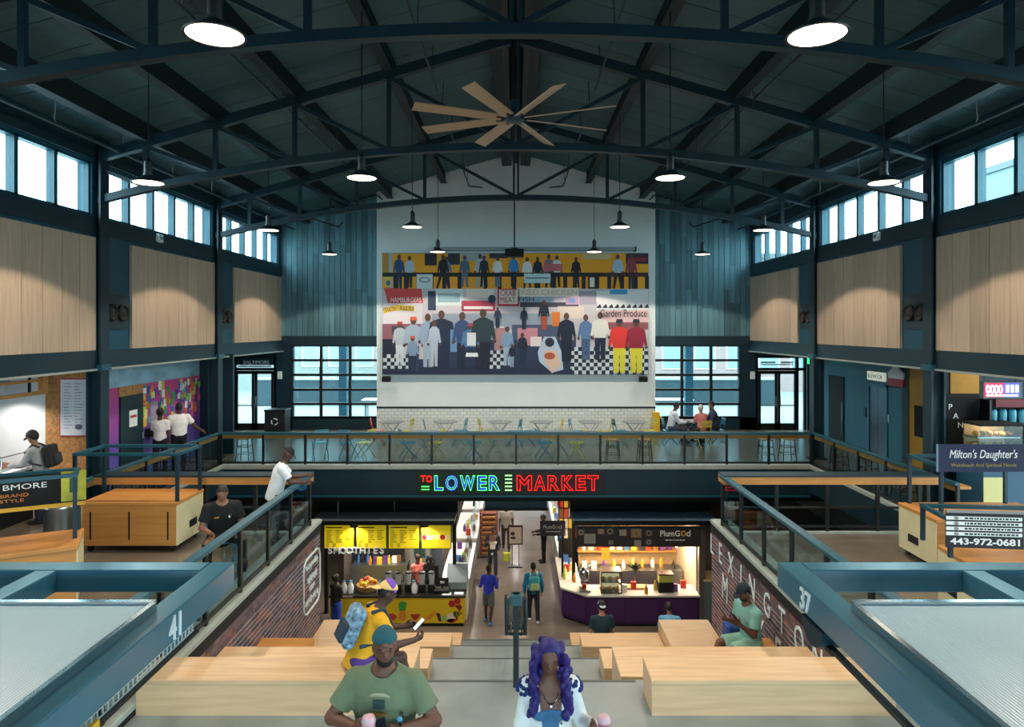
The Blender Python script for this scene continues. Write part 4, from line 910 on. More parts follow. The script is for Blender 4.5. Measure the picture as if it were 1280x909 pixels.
# ---------------------------------------------------------------- food stall beyond the left-hand column
WPT = mat('stall_white', 'e8ecef', .6)
t = struct(MB().box(-14, -9.85, 14.4, 14.5, 0, 3.0).build('wall_stall_back', WPT)); MB().box(-9.9, -8.75, 14.36, 14.42, 0, 3.0).build('strand_board_panel', OSB, t)
t = thing('menu_poster', 'tall white menu poster with red border on strand board', 'poster', (-9.30, 14.34, 1.5))
MB().box(-.29, .29, 0, .02, 0, 1.22).build('border', mat('menu_red', 'b5485a', .6), t); MB().box(-.265, .265, -.006, 0, .025, 1.195).build('sheet', mat('menu_paper', 'dfe8f2', .6), t)
m = MB(); rr = random.Random(12)
for i in range(16):
    z = 1.1-.062*i; m.box(-.2, -.2+rr.uniform(.1, .2), -.009, -.006, z, z+.014); m.box(.03, .03+rr.uniform(.06, .18), -.009, -.006, z, z+.014)
m.build('menu_print', mat('print_bluegrey', '8b97ad', .6), t); MB().ball((.12, -.008, .2), (.08, .004, .06)).build('menu_picture', mat('print_slate', '5d6d86', .6), t)
t = thing('wooden_valance', 'wooden lattice valance hung over the food counter', 'valance', (-9.6, 11.0, 2.44))
MB().box(-.03, .03, -3, 2.95, 0, .07).build('bottom_board', PLYD, t); MB().box(-.03, .03, -3, 2.95, .26, .31).build('middle_board', PLYD, t); MB().box(-.03, .03, -3, 2.95, .42, .46).build('top_board', PLYD, t); MB().box(-.06, .04, 2.8, 2.95, 0, .55).build('end_post', PLYD, t)
for k in range(6): MB().box(-.02, .02, -2.8+1.05*k, -2.76+1.05*k, .07, .42).build('lattice_bar', BLACKM, t)
t = thing('food_counter', 'black fronted food counter with white top and sneeze rail', 'counter', (-9.9, 11.0, 0))
MB().box(-.25, .28, -3.4, 2.6, 0, .98).build('front', mat('counter_black', '10161a', .5), t); MB().box(-.5, .32, -3.45, 2.65, .98, 1.04).build('counter_top', WPT, t, bevel=.008); MB().tube([(.25, -3.4, 1.34), (.25, 2.5, 1.34), (.25, 2.58, 1.3), (.25, 2.58, 1.04)], .012, 6).build('sneeze_rail', CHROME, t)
for k in range(4): MB().tube([(.25, -3+1.6*k, 1.04), (.25, -3+1.6*k, 1.34)], .012, 6).build('rail_post', CHROME, t)
fc = [mat('food_'+n, c, .5) for n, c in (('yellow', 'd9b04a'), ('red', 'b5442e'), ('green', '6f9440'), ('brown', '7a4e2c'))]
rr = random.Random(4)
for k in range(9):
    y = 9.0+.5*k; tr_ = thing('food_tray', 'steel tray of food on the black fronted counter', 'food tray', (-9.95, y, 1.04), group='food trays on the counter')
    MB().box(-.2, .2, -.2, .2, 0, .05).build('tray', CHROME, tr_); m = MB()
    for q in range(8): m.ball((rr.uniform(-.13, .13), rr.uniform(-.13, .13), .06), (.06, .06, .04), 6, 4)
    m.build('food', fc[k % 4], tr_, smooth=True)
t = thing('stall_lamp', 'row of white spot lamps above the food counter', 'lamp', (-10.4, 12.6, 2.2))
MB().box(-.03, .03, -1.5, 1.4, .5, .56).build('track', BLACK, t)
for k in range(4): 
    MB().lathe([(.09, 0), (.05, .14), (.02, .2), (.001, .2)], 12, (0, -1.2+.8*k, .28)).build('lamp_head', WPT, t, smooth=True); MB().lathe([(.001, .285), (.08, .285), (.08, .29), (.001, .29)], 12, (0, -1.2+.8*k, 0)).build('bulb', LAMPE, t)
    spot((0, -1.2+.8*k, .24), 60, (1, .93, .85), 140, .5, .06, t)
MB().tube([(0, 1.4, .53), (0, 1.4, .8)], .015, 5).build('stem', BLACK, t)
t = thing('hanging_sign', 'dark slim lamp bar above the server in maroon', 'lamp bar', (-11.2, 12.3, 2.0)); MB().box(-.5, .5, -.06, .06, 0, .08).build('bar', mat('bar_blue', '2d5068', .4), t, bevel=.02); MB().tube([(0, 0, .08), (0, 0, 1.0)], .01, 5).build('stem', BLACK, t)
o = thing('waste_drum', 'steel drum standing under the black banner', 'drum', (-7.75, 11.6, 0)); MB().lathe([(.24, 0), (.24, .75), (.22, .77), (.22, .80), (.001, .80)], 20).build('drum_body', STEEL, o, smooth=True); MB().lathe([(.25, .25), (.25, .28)], 20).build('hoop', CHROME, o)

# ---------------------------------------------------------------- stall beyond the right-hand column
t = struct(MB().box(9.0, 14, 14.4, 14.5, 0, 3.0).build('wall_stall_right', mat('stall_dark_blue', '16303f', .6)))
MB().box(9.15, 9.75, 14.37, 14.4, 2.25, 2.95).build('mustard_frame', MATS['mustard_paint'], t); MB().box(9.2, 11.0, 14.36, 14.4, 0.9, 2.2).build('black_menu_wall', BLACKM, t)
MB().box(10.95, 12.5, 14.33, 14.4, 0, 2.45).build('pink_panel', mat('pink_plaster', 'c9a79a', .7, var=.05), t); MB().box(10.95, 12.5, 14.32, 14.4, 2.45, 2.55).build('maroon_trim', mat('panel_maroon', '5c1c22', .6), t)
t = thing('led_sign', 'lit red and blue LED sign hanging under the soffit', 'LED sign', (9.35, 13.2, 2.42)); MB().box(-.35, .40, -.06, .06, 0, .32).build('light_box', mat('led_case', '6d7d78', .5), t); MB().box(-.33, .04, -.065, -.06, .03, .30).build('lit_panel', mat('led_red', 'd01a50', .4, emit=1.2), t); MB().box(.04, .34, -.065, -.06, .03, .30).build('lit_panel', mat('led_blue', '5a5ad0', .4, emit=1.0), t)
m = MB(); LW = mat('led_white', 'ffffff', .4, emit=2.5)
for x in (-.27, -.19, -.11, -.03): m.tube([(x+.03*math.cos(a), -.07, .18+.08*math.sin(a)) for a in [2*PI*i/10 for i in range(10)]], .010, 5, closed=True)
for x in (.08, .17, .26): m.box(x, x+.05, -.075, -.065, .12, .26)
m.box(-.3, .3, -.075, -.065, .05, .075); m.build('lit_marks', LW, t)
for sx in (-.3, .3): MB().tube([(sx, 0, .32), (sx, 0, .58)], .008, 5).build('hanger', BLACK, t)
for ch, x, z in (('P', 9.42, 1.72), ('A', 9.62, 1.42), ('N', 9.76, 1.12), ('A', 9.92, .92)): 
    pass
t = thing('menu_letters', 'black board with white letters P A N A stepping down', 'sign', (9.5, 14.3, 1.3)); MB().box(-.6, .6, 0, .04, 0, 1.1).build('board', BLACKM, t)
for ch, x, z in (('P', -.40, .77), ('A', -.29, .58), ('N', -.19, .39), ('A', -.09, .20)): text(ch, SW, t, (x, -.006, z), ROTF, h=.115, name='letter')
t = thing('display_case', 'glass pastry display case with warm lit shelves', 'display case', (9.45, 13.55, 1.36)); 
MB().box(-.42, .42, -.25, .25, 0, .05).build('base', STEEL, t); MB().box(-.42, .42, -.25, .25, .50, .55).build('top', BLACKM, t); MB().box(-.42, .42, -.2, .25, .26, .28).build('shelf', STEEL, t); MB().box(-.42, .42, -.252, -.246, .05, .5).build('glass_front', GLASS, t)
for sx in (-1, 1): MB().box(sx*.41-.01, sx*.41+.01, -.25, .25, .05, .5).build('end_glass', GLASS, t)
MB().box(-.4, .4, .23, .25, .05, .5).build('back_panel', mat('case_back', 'b58a5a', .6), t)
for z in (.05, .28):
    for k in range(6): MB().ball((-.32+.13*k, 0, z+.05), (.05, .09, .05), 8, 5).build('pastry', fc[3] if k % 2 else mat('pastry_gold', 'd29a52', .5), t, smooth=True)
point((0, -.1, .46), 10, (1, .8, .55), .05, t)
t = thing('stall_counter', 'dark stall counter with blue panels below the navy banner', 'counter', (10.0, 13.5, 0)); MB().box(-1.0, 1.1, -.35, .45, 0, 1.3).build('counter_body', mat('counter_blue_panel', '24516a', .5), t); MB().box(-1.05, 1.15, -.4, .5, 1.3, 1.36).build('counter_top', mat('counter_top_steel', '53727c', .35), t); MB().box(-1.0, -.55, -.37, -.35, .05, .9).build('cream_panel', mat('cream_panel', 'd8cf8a', .6), t)
t = thing('shelf_goods', 'shelf unit of teal jars and dark boxes behind the display case', 'shelf', (10.5, 14.1, 1.3)); MB().box(-.8, .6, -.15, .15, 0, .04).box(-.8, .6, -.15, .15, .5, .54).box(-.82, -.78, -.15, .15, -1.3, 1.0).box(.56, .6, -.15, .15, -1.3, 1.0).build('frame', BLACK, t)
for k in range(6): MB().lathe([(.07, 0), (.08, .2), (.06, .26), (.001, .26)], 10, (-.65+.2*k, 0, .54)).build('jar', mat('jar_teal', '3c94ab', .3), t, smooth=True)
MB().box(-.7, .1, -.16, -.1, .86, 1.02).build('red_panel', mat('panel_maroon', '5c1c22', .6), t)
t = thing('blue_board', 'small blue and pink standing sign on the stall counter', 'sign', (10.55, 13.4, 1.36)); MB().box(-.13, .13, -.02, .02, 0, .62).build('board', mat('board_blue', '1f5a8a', .5), t); MB().box(-.09, .09, -.026, -.02, .32, .46).build('print', mat('print_pink', 'd86a9a', .6), t); MB().box(-.15, .15, -.06, .06, 0, .03).build('foot', BLACK, t)
point((10.2, 13.3, 2.7), 25, (1, .85, .7), .1)  # bare light without a lamp body, brightens the right-hand stall

# ---------------------------------------------------------------- lower floor: juice stall
YC = 19.6
YEL = mat('juice_yellow', 'e3c312', .45); BT = mat('counter_black_top', '1a1b1c', .3)
t = thing('juice_counter', 'yellow fronted juice counter with painted fruit and black top', 'counter', (-3.4, YC, ZL))
MB().box(-1.95, 1.92, 0, .75, .10, .84).build('front_panel', YEL, t); MB().box(-1.97, 1.95, -.05, .82, .84, .90).build('counter_top', BT, t, bevel=.006); MB().box(-1.9, 1.88, .04, .7, 0, .10).build('kick', BLACK, t)
fx = Print()
def fr_(parts):
    for pts, c in parts:
        b = MB(); b.prism(pts, lambda x, z: (x, -.012, z), lambda x, z: (x, 0, z)); b.build('painted_fruit', mat('fruit_'+c, c, .5), t)
def disc(cx_, cz, r, n=12, ry=None): return [(cx_+r*math.cos(2*PI*i/n), cz+(ry or r)*math.sin(2*PI*i/n)) for i in range(n)]
fr_([(disc(.14, .32, .11, 10, .16), 'd98a2a'), ([(.05, .46), (.23, .46), (.26, .68), (.14, .74), (.03, .68)], '3f9a3a'), (disc(-.18, .28, .16, 10, .1), 'c43a28'), ([(.36, .36), (.66, .36), (.55, .20), (.46, .20)], 'b02a2a'), ([(.72, .22), (1.0, .40), (1.06, .50), (1.08, .34), (.94, .20)], 'e0952a'), ([(1.1, .40), (1.22, .38), (1.26, .16), (1.18, .16)], '4a2a1c'), (disc(1.33, .24, .09), '9cc46a'), (disc(1.52, .26, .12, 10, .14), 'e8d8d0'), (disc(1.55, .18, .14, 10, .06), 'c43a28'), (disc(1.68, .36, .09), '4fa03a'), (disc(1.56-.0, .66, .10), 'b3202a'), (disc(1.72, .74, .09), 'b3202a'), (disc(1.78, .56, .07), 'b3202a'), (disc(-.7, .3, .14), 'd9702a'), (disc(-1.2, .3, .12, 10, .16), '7fae3a')])
m = MB(); rr = random.Random(9)
for k in range(22):
    x, z = 1.62+.24*rr.random(), .14+.5*rr.random(); 
    if x-1.5 < z*.6+.1: m.box(x, x+.05, -.016, -.012, z, z+.05)
m.build('painted_berries', mat('fruit_6b2418', '6b2418', .5), t)
t = thing('juice_canopy', 'steel roof slab over the juice stall, coloured pale as if daylit', 'canopy', (-3.65, YC, -1.78)); MB().box(-2.15, 1.9, -.25, .65, 0, .10).build('roof_slab', mat('slab_daylit_pale', 'a3b3bb', .4), t); MB().box(-2.15, 1.9, -.27, -.25, -.03, .09).build('edge_fascia', BLACK, t); MB().box(-2.2, 1.92, .65, .72, -.1, .91).build('shade_backing', BLACKM, t)  # slab colour holds its daylight; black sheet stands in for the dark behind
for x in (-2.05, 1.8): MB().box(x-.05, x+.05, .88, .98, -3.02, .05).build('post', BLACK, t)
for k in range(6): MB().box(-1.9+.7*k, -1.87+.7*k, .2, .23, -.1, 0).build('bracket', BLACK, t)
mw = [(-5.50, -4.63), (-4.58, -3.70), (-3.66, -2.76), (-2.72, -1.85)]
for i, (xa, xb) in enumerate(mw):
    lab = ['yellow menu board directly above the word SMOOTHIES, end board by brick wall', 'yellow menu board, second from the brick wall', 'yellow menu board between menu and fruit logo board', 'yellow logo board with red fruit dots on the juice stall'][i]
    t = thing('menu_board', lab, 'menu board', ((xa+xb)/2, YC-.05, -2.55), group='yellow menu boards'); hw = (xb-xa)/2
    MB().box(-hw, hw, 0, .06, 0, .70).build('frame', BLACK, t); MB().box(-hw+.02, hw-.02, -.01, 0, .02, .68).build('lit_panel', mat('menu_yellow', 'e8cf20', .5, emit=.25), t)
    rr = random.Random(30+i); m = MB()
    if i < 3:
        m.box(-hw+.06, hw-.35, -.014, -.01, .60, .635)
        for c_ in range(3):
            for r_ in range(9 if c_ < 2 else 7): x = -hw+.07+.27*c_; m.box(x, x+rr.uniform(.1, .2), -.014, -.01, .52-.042*r_, .535-.042*r_)
        for r_ in range(3): m.box(-hw+.07, -hw+.14, -.014, -.01, .14-.04*r_, .155-.04*r_); m.box(-hw+.26, -hw+.34, -.014, -.01, .14-.04*r_, .155-.04*r_)
        m.build('menu_print', mat('print_olive', '6f5f10', .6), t)
    else:
        text('rd', SW, t, (-.03, -.014, .27), ROTF, h=.17, wd=.2); text('a', SW, t, (-.22, -.014, .27), ROTF, h=.12, wd=.14); text('n', SW, t, (.33, -.014, .27), ROTF, h=.13, wd=.12)
        for x in (-.33, .18): MB().prism(disc(x, .34, .075), lambda x, z: (x, -.016, z), lambda x, z: (x, -.01, z)).build('red_fruit', mat('fruit_b3202a', 'b3202a', .5), t)
t = thing('smoothies_sign', 'white letters SMOOTHIES hung below the menu boards', 'sign', (-4.55, YC-.08, -2.68)); MB().box(-.85, .75, .02, .03, .02, .05).build('letter_bar', STEEL, t)
for i, ch in enumerate('SMOOTHIES'): text(ch, SW, t, (-.76+.185*i, 0, 0), ROTF, h=.19, name='letter', thick=.015, bold=.012)
# stall interior walls and equipment
INT = mat('stall_interior', '8d7f76', .6, var=.1); 
o = struct(MB().box(-5.7, -2.4, 22.6, 22.7, ZL, -1.8).mi(1).box(-5.4, -3.7, 22.45, 22.6, -4.1, -2.75).mi(2).box(-2.95, -2.42, 22.5, 22.6, -4.7, -2.7).build('wall_juice_back', [INT, mat('interior_black', '1d2326', .5), mat('interior_grey', '5a6268', .5)]))
def goods(label, cat, name, mk, places, group):
    r0 = None
    for pl in places:
        if r0 is None: r0 = mk(); r0.location = pl
        else: dup(r0, pl)
def mk_blender():
    t = thing('blender', 'tall clear blender jug on black base on the juice counter', 'blender', group='blenders on the juice counter')
    MB().box(-.1, .1, -.1, .1, 0, .22).build('base', BLACK, t, bevel=.02); MB().lathe([(.07, .22), (.1, .52), (.1, .53), (.001, .53)], 10).build('jug', mat('jug_clear', 'b9c4c4', .2), t, smooth=True); MB().lathe([(.1, .53), (.1, .57), (.04, .60), (.001, .60)], 10).build('jug_lid', BLACK, t)
    MB().tube([(.09, 0, .5), (.17, 0, .46), (.15, 0, .3), (.08, 0, .28)], .015, 5).build('jug_handle', BLACK, t); return t
goods('', '', '', mk_blender, [(x, YC+.3, ZL+.9) for x in (-3.72, -3.43, -3.14, -2.74, -2.46)], '')
def mk_pitcher(): 
    t = thing('milk_jug', 'white plastic jug on the juice counter', 'jug', group='white jugs on the juice counter'); MB().lathe([(.08, 0), (.09, .18), (.04, .28), (.04, .32), (.001, .32)], 10).build('jug_body', WPT, t, smooth=True); MB().lathe([(.045, .32), (.045, .35), (.001, .35)], 10).build('jug_cap', mat('cap_blue', '2f8fb0', .4), t); return t
goods('', '', '', mk_pitcher, [(x, YC+.2, ZL+.9) for x in (-5.2, -4.99, -4.79, -3.95, -2.95)], '')
t = thing('fruit_basket', 'basket heaped with orange and red fruit on the juice counter', 'basket', (-4.35, YC+.45, ZL+.9)); MB().lathe([(.28, 0), (.34, .16), (.33, .16), (.26, .02), (.001, .02)], 16).build('basket', mat('basket_straw', 'a98a52', .7), t)
rr = random.Random(3)
for k in range(16): a = rr.uniform(0, 6.28); r = rr.uniform(0, .24); MB().ball((r*math.cos(a), r*math.sin(a), .17+.16*(1-r/.3)), .075, 8, 5).build('fruit', mat('fruit_'+('d98a2a', 'c43a28', 'e0c23a')[k % 3], ('d98a2a', 'c43a28', 'e0c23a')[k % 3], .4), t, smooth=True)
t = thing('cash_register', 'black till with screen on the juice counter', 'till', (-2.15, YC+.3, ZL+.9)); MB().box(-.22, .22, -.2, .2, 0, .10).build('drawer', BLACK, t, bevel=.01); MB().obox((0, .02, .26), (.36, .03, .24), Matrix.Rotation(-.4, 3, 'X')).build('screen', mat('till_screen', '15181c', .2), t); MB().box(-.04, .04, .0, .06, .1, .2).build('stand', BLACK, t); MB().box(-.06, .06, -.012, .0, .24, .30).build('logo_mark', SW, t)
t = thing('sneeze_case', 'sloped grey cold case at aisle end of the juice counter', 'cold case', (-1.75, YC+.55, ZL)); MB().xprism([(-.1, .9), (.6, .9), (.6, 1.45), (.35, 1.5), (-.1, 1.1)], -.3, .3).build('case_body', mat('case_grey', '8b98a0', .3), t); MB().box(-.3, .3, -.1, .6, 0, .9).build('case_base', mat('case_white', 'd2d5d3', .5), t)
for k, (x, y) in enumerate(((-2.0, YC+.1), (-1.65, YC+.15))): tag(centre(MB().box(x-.13, x+.13, y-.1, y+.08, ZL+.905, ZL+.912).build('paper_sheet', WPT)), 'white paper sheet lying on the juice counter', 'paper', 'papers on the juice counter')
t = thing('juice_machine', 'steel drinks machine behind the juice counter', 'machine', (-3.1, 22.2, ZL)); MB().box(-.35, .35, -.25, .25, 0, 1.0).build('cabinet', STEEL, t); MB().box(-.3, .3, -.2, .25, 1.0, 1.9).build('hood', mat('machine_grey', '787c7a', .4), t); MB().box(-.18, .18, -.23, -.2, 1.2, 1.7).build('window', mat('machine_green', '28403a', .3), t); MB().ball((0, -.24, 1.1), .09).build('fruit_drum', mat('fruit_e0c23a', 'e0c23a'), t)
def downl(x, y, z, p_, col=(1, .9, .78), lab='small recessed downlight over the lower stalls'):
    t = thing('downlight', lab, 'downlight', (x, y, z), group='downlights over the lower market'); MB().lathe([(.001, 0), (.09, 0), (.09, .05), (.001, .05)], 12).build('diffuser', LAMPE, t); MB().lathe([(.09, 0), (.12, -.01), (.12, .06), (.09, .06)], 12, caps=False).build('ring', BLACK, t); spot((0, 0, -.03), p_, col, 150, .6, .08, t)
for x in (-5.0, -4.1, -3.2, -2.3): downl(x, YC+1.2, -1.88, 130)
for x in (-4.6, -2.6): downl(x, YC-.2, -1.86, 60)  # extra downlights added in front to brighten the SMOOTHIES letters

o = tag(centre(MB().box(-5.3, -3.5, 21.9, 22.4, ZL, ZL+.95).build('prep_bench', STEEL)), 'steel preparation bench at the back of the juice stall', 'work bench')
t = thing('drinks_poster', 'small pale poster on the back wall of the juice stall', 'poster', (-2.66, 22.46, -3.3)); MB().box(-.2, .2, 0, .03, 0, .5).build('sheet', mat('sheet_cream', 'cdbfb4', .6), t); MB().box(-.14, .14, -.008, 0, .12, .34).build('printed_picture', mat('fruit_d98a2a', 'd98a2a', .5), t)
t = thing('pipe_loop', 'thin bent steel pipe on top of the juice stall roof', 'pipe', (-5.15, 19.75, -1.68)); MB().tube([(0, 0, 0), (0, 0, .42), (.06, 0, .52), (.16, 0, .55), (1.6, .1, .55), (1.62, .1, 0)], .022, 8).build('pipe_run', STEEL, t, smooth=True); MB().lathe([(.05, 0), (.05, .02), (.001, .02)], 10).build('base_plate', STEEL, t)
# ---------------------------------------------------------------- lower floor: purple stall
PUR = mat('purple_purple', '3b1c52', .45)
t = thing('purple_counter', 'purple panelled counter with chamfered corner and white top', 'counter', (3.3, YC, ZL))
pl = [(1.36-3.3, .6), (1.36-3.3, 3.2), (1.9-3.3, 3.2), (1.9-3.3, .75), (1.94, .75), (1.94, 0), (2.07-3.3, 0)]
MB().zprism(pl, .08, .86).build('counter_body', PUR, t); MB().zprism([(1.40-3.3, .62), (1.40-3.3, 3.2), (1.85-3.3, 3.2), (1.85-3.3, .7), (1.9, .7), (1.9, .05), (2.09-3.3, .05)], 0, .08).build('kick', BLACK, t)
MB().zprism([(1.31-3.3, .58), (1.31-3.3, 3.25), (1.95-3.3, 3.25), (1.95-3.3, .8), (1.98, .8), (1.98, -.05), (2.05-3.3, -.05)], .86, .91).build('counter_top', mat('white_stone', 'd9d5d2', .25), t)
for k in range(3): xa = 2.15-3.3+1.03*k; MB().box(xa, xa+.95, -.015, 0, .16, .78).build('front_panel', mat('purple_panel', '46225e', .45), t, bevel=.006)
R_ = Matrix.Rotation(-math.atan2(.6, .71), 3, 'Z'); MB().obox((1.715-3.3, .3-.01, .47), (.75, .02, .6), R_).build('corner_panel', MATS['purple_panel'], t)
t = thing('purple_canopy', 'steel roof slab over the purple stall, blue daylight in its colour', 'canopy', (3.6, YC-.1, -1.76)); MB().box(-1.98, 2.1, -.2, .7, 0, .10).build('roof_slab', mat('slab_daylit_blue', '86b0d2', .4), t); MB().box(-1.98, 2.1, -.22, -.20, -.04, .09).build('edge_fascia', BLACK, t); MB().box(-2.0, 2.12, .7, .77, -.1, .89).build('shade_backing', BLACKM, t)  # daylight blue is in the slab colour; black sheet added as shade above
for x in (1.75,): MB().box(x-.09, x+.09, .1, .3, -3.0, 0).build('post', mat('post_grey', '5b5552', .5), t)
MB().box(-1.9, -1.8, 1.2, 1.3, -3.04, 0).build('post', BLACK, t)
t = thing('purple_fascia', 'dark patterned fascia with white lettering over the purple counter', 'sign', (3.4, YC-.18, -2.45)); MB().box(-1.68, 1.85, 0, .05, 0, .58).build('board', mat('fascia_brown', '2d2a2c', .6), t)
rr = random.Random(14); pt = [mat('fascia_tile_'+n, c, .6) for n, c in (('grey', '565252'), ('light', '9c958c'), ('tan', '8a6f55'), ('dark', '3f3b3c'))]
for k, (x, z, s_) in enumerate(((-1.55, .33, .2), (-1.3, .1, .32), (-.98, .36, .18), (-.72, .34, .24), (-.70, .06, .16), (-.36, .32, .2), (.02, .26, .3), (.38, .30, .22), (.38, .06, .18), (.06, .02, .2))):
    m = MB(); m.box(x-s_/2, x+s_/2, -.012, 0, z, z+s_*.85); m.build('pattern_tile', pt[k % 4], t); q = MB().tube([(x+s_*.3*math.cos(a), -.016, z+s_*.42+s_*.3*math.sin(a)) for a in [2*PI*i/10 for i in range(10)]], .012, 5, closed=True); q.build('pattern_ring', pt[1], t)
text('PlumG', SW, t, (.98, -.012, .30), ROTF, h=.17, wd=.56, bold=.015); MB().tube([(1.36+.06*math.cos(a), -.015, .38+.065*math.sin(a)) for a in [2*PI*i/12 for i in range(12)]], .02, 5, closed=True).build('gold_ring', mat('logo_gold', 'd6a23a', .4), t); text('d', SW, t, (1.50, -.012, .30), ROTF, h=.18, wd=.12, bold=.015)
m = MB(); rr = random.Random(2); x = .85
while x < 1.4: w_ = rr.uniform(.03, .08); m.box(x, x+w_, -.014, -.01, .18, .21); x += w_+.02
m.build('tagline', SW, t)
t = thing('purple_blade_sign', 'small purple shop sign on a post beside the aisle', 'sign', (1.12, 21.0, -2.62)); MB().box(-.38, .40, 0, .04, 0, .46).build('board', mat('blade_purple', '433850', .5), t); text('PlumG', SW, t, (-.1, -.012, .22), ROTF, h=.12, wd=.36, bold=.01); text('d', SW, t, (.24, -.012, .22), ROTF, h=.12, wd=.09); MB().tube([(.14+.035*math.cos(a), -.012, .27+.04*math.sin(a)) for a in [2*PI*i/10 for i in range(10)]], .012, 5, closed=True).build('gold_ring', MATS['logo_gold'], t); MB().box(-.2, .25, -.01, 0, .12, .15).build('tagline', SW, t); MB().box(.28, .34, .0, .06, -2.18, 0).build('post', BLACK, t)
o = struct(MB().box(2.05, 5.36, 22.4, 22.5, ZL, -1.75).build('wall_purple_back', mat('purple_interior', 'a58a66', .6, var=.15, scale=4))); MB().box(5.25, 5.35, YC+.3, 22.4, ZL, -1.75).build('side_wall', mat('purple_side', 'b9ab9a', .6), o)
for z in (-3.5, -3.0): MB().box(2.0, 5.2, 22.15, 22.4, z, z+.04).build('wall_shelf', PLYD, o)
cols = ['c43a28', 'e0c23a', 'efe6d6', '6a3f8a', 'd98a2a', '3f6fb0', '2a2a2c', 'b5d06a', 'f2f2ee', '8a5a34']
bm_ = [mat('pack_'+c, c, .4) for c in cols]; rr = random.Random(17)
bot = [MB().lathe([(.055, 0), (.055, .16), (.022, .22), (.022, .27), (.001, .27)], 8).mesh('bottle', q, True) for q in bm_]; pkm = [MB().box(-.08, .08, -.05, .05, 0, .22).mesh('packet', q) for q in bm_]
def scatter(n, x0, x1, y0, y1, z, where, grp):
    for i in range(n):
        k = rr.randrange(len(cols)); b_ = rr.random() < .5; nme = ('white', 'yellow')[k % 2]
        cn = ('red', 'yellow', 'cream', 'purple', 'orange', 'blue', 'black', 'lime', 'white', 'brown')[k]
        o = link('bottle' if b_ else 'packet', bot[k] if b_ else pkm[k], None, (x0+(x1-x0)*(i+.5)/n+rr.uniform(-.02, .02), rr.uniform(y0, y1), z), 0 if b_ else rr.uniform(-.3, .3))
        tag(o, '%s %s %s' % (cn, 'bottle' if b_ else 'packet', where), 'bottle' if b_ else 'packet', '%s %ss %s' % (cn, 'bottle' if b_ else 'packet', grp))
scatter(13, 2.1, 5.1, 22.2, 22.35, -3.46, 'on lower wall shelf of the purple stall', 'on purple shelf'); scatter(13, 2.1, 5.1, 22.2, 22.35, -2.96, 'on upper wall shelf of the purple stall', 'on purple shelf')
scatter(8, 1.45, 1.9, 20.4, 22.5, ZL+.91, 'on aisle side of the purple counter', 'on purple counter'); scatter(7, 3.0, 5.1, YC+.1, YC+.55, ZL+.91, 'on the front of the purple counter', 'on purple counter'); scatter(11, -5.2, -3.6, 22.0, 22.3, ZL+.95, 'on the juice stall back bench', 'on juice bench'); scatter(10, 2.0, 5.1, 21.4, 21.8, ZL+1.0, 'on the purple stall back bench', 'on purple bench')
o = tag(centre(MB().box(2.0, 5.2, 21.3, 21.9, ZL, ZL+1.0).build('back_bench', STEEL)), 'steel work bench inside the purple stall', 'work bench')
t = thing('glass_case', 'square glass fronted pastry case on the purple counter', 'display case', (2.75, YC+.3, ZL+.91)); MB().box(-.3, .3, -.22, .22, 0, .04).box(-.3, .3, -.22, .22, .6, .64).box(-.3, -.27, -.22, -.19, .04, .6).box(.27, .3, -.22, -.19, .04, .6).build('frame', mat('case_bronze', '4f4035', .4), t); MB().box(-.28, .28, .2, .22, .04, .6).build('back', mat('case_cream', 'e6d7a8', .5, emit=.5), t); MB().box(-.27, .27, -.21, -.205, .04, .6).build('glass_front', GLASS, t); MB().box(-.28, .28, -.18, .2, .3, .32).build('shelf', STEEL, t)
for k in range(6): MB().ball((-.2+.2*(k % 3), 0, .09+.28*(k//3)), (.07, .09, .05), 8, 5).build('pastry', MATS['pastry_gold'], t, smooth=True)
t = thing('juicer', 'chrome lever juicer with red cup on the purple counter', 'juicer', (2.0, YC+.35, ZL+.91)); MB().box(-.16, .16, -.18, .18, 0, .06).build('base', STEEL, t); MB().lathe([(.12, .3), (.16, .4), (.14, .55), (.06, .66), (.001, .68)], 14).build('dome', CHROME, t, smooth=True); MB().box(-.05, .05, .06, .16, .06, .6).build('column', STEEL, t); MB().tube([(.05, .1, .6), (.25, .1, .75)], .02, 6).build('lever', CHROME, t); MB().lathe([(.05, .06), (.07, .2), (.001, .2)], 10).build('red_cup', mat('cup_red', 'a02028', .4), t)
t = thing('flower_vase', 'black spiky arrangement in a steel stand on the purple counter', 'arrangement', (3.5, YC+.55, ZL+.91)); MB().tube([(0, 0, 0), (0, 0, .5)], .025, 8).build('stand', CHROME, t); m = MB(); rr2 = random.Random(1)
for k in range(26): a, b_ = rr2.uniform(0, 6.28), rr2.uniform(-.3, 1.4); m.tube([(0, 0, .55), (.24*math.cos(a)*math.cos(b_), .24*math.sin(a)*math.cos(b_), .55+.24*math.sin(b_))], [.02, .006], 4)
m.build('spikes', BLACK, t); MB().box(-.3, .3, -.15, .15, 0, .05).build('tray', mat('tray_tan', 'c9a06a', .5), t)
t = thing('drink_tub', 'tub of green drink on black box on the purple counter', 'drink tub', (4.35, YC+.3, ZL+.91)); MB().box(-.22, .22, -.16, .16, 0, .3).build('black_box', BLACK, t, bevel=.01); MB().box(-.2, .2, -.14, .14, .3, .5).build('green_tub', mat('tub_green', 'b9bf5a', .4), t); MB().box(-.22, .22, -.16, .16, .5, .54).build('lid', mat('tub_lid', '5a4038', .5), t)
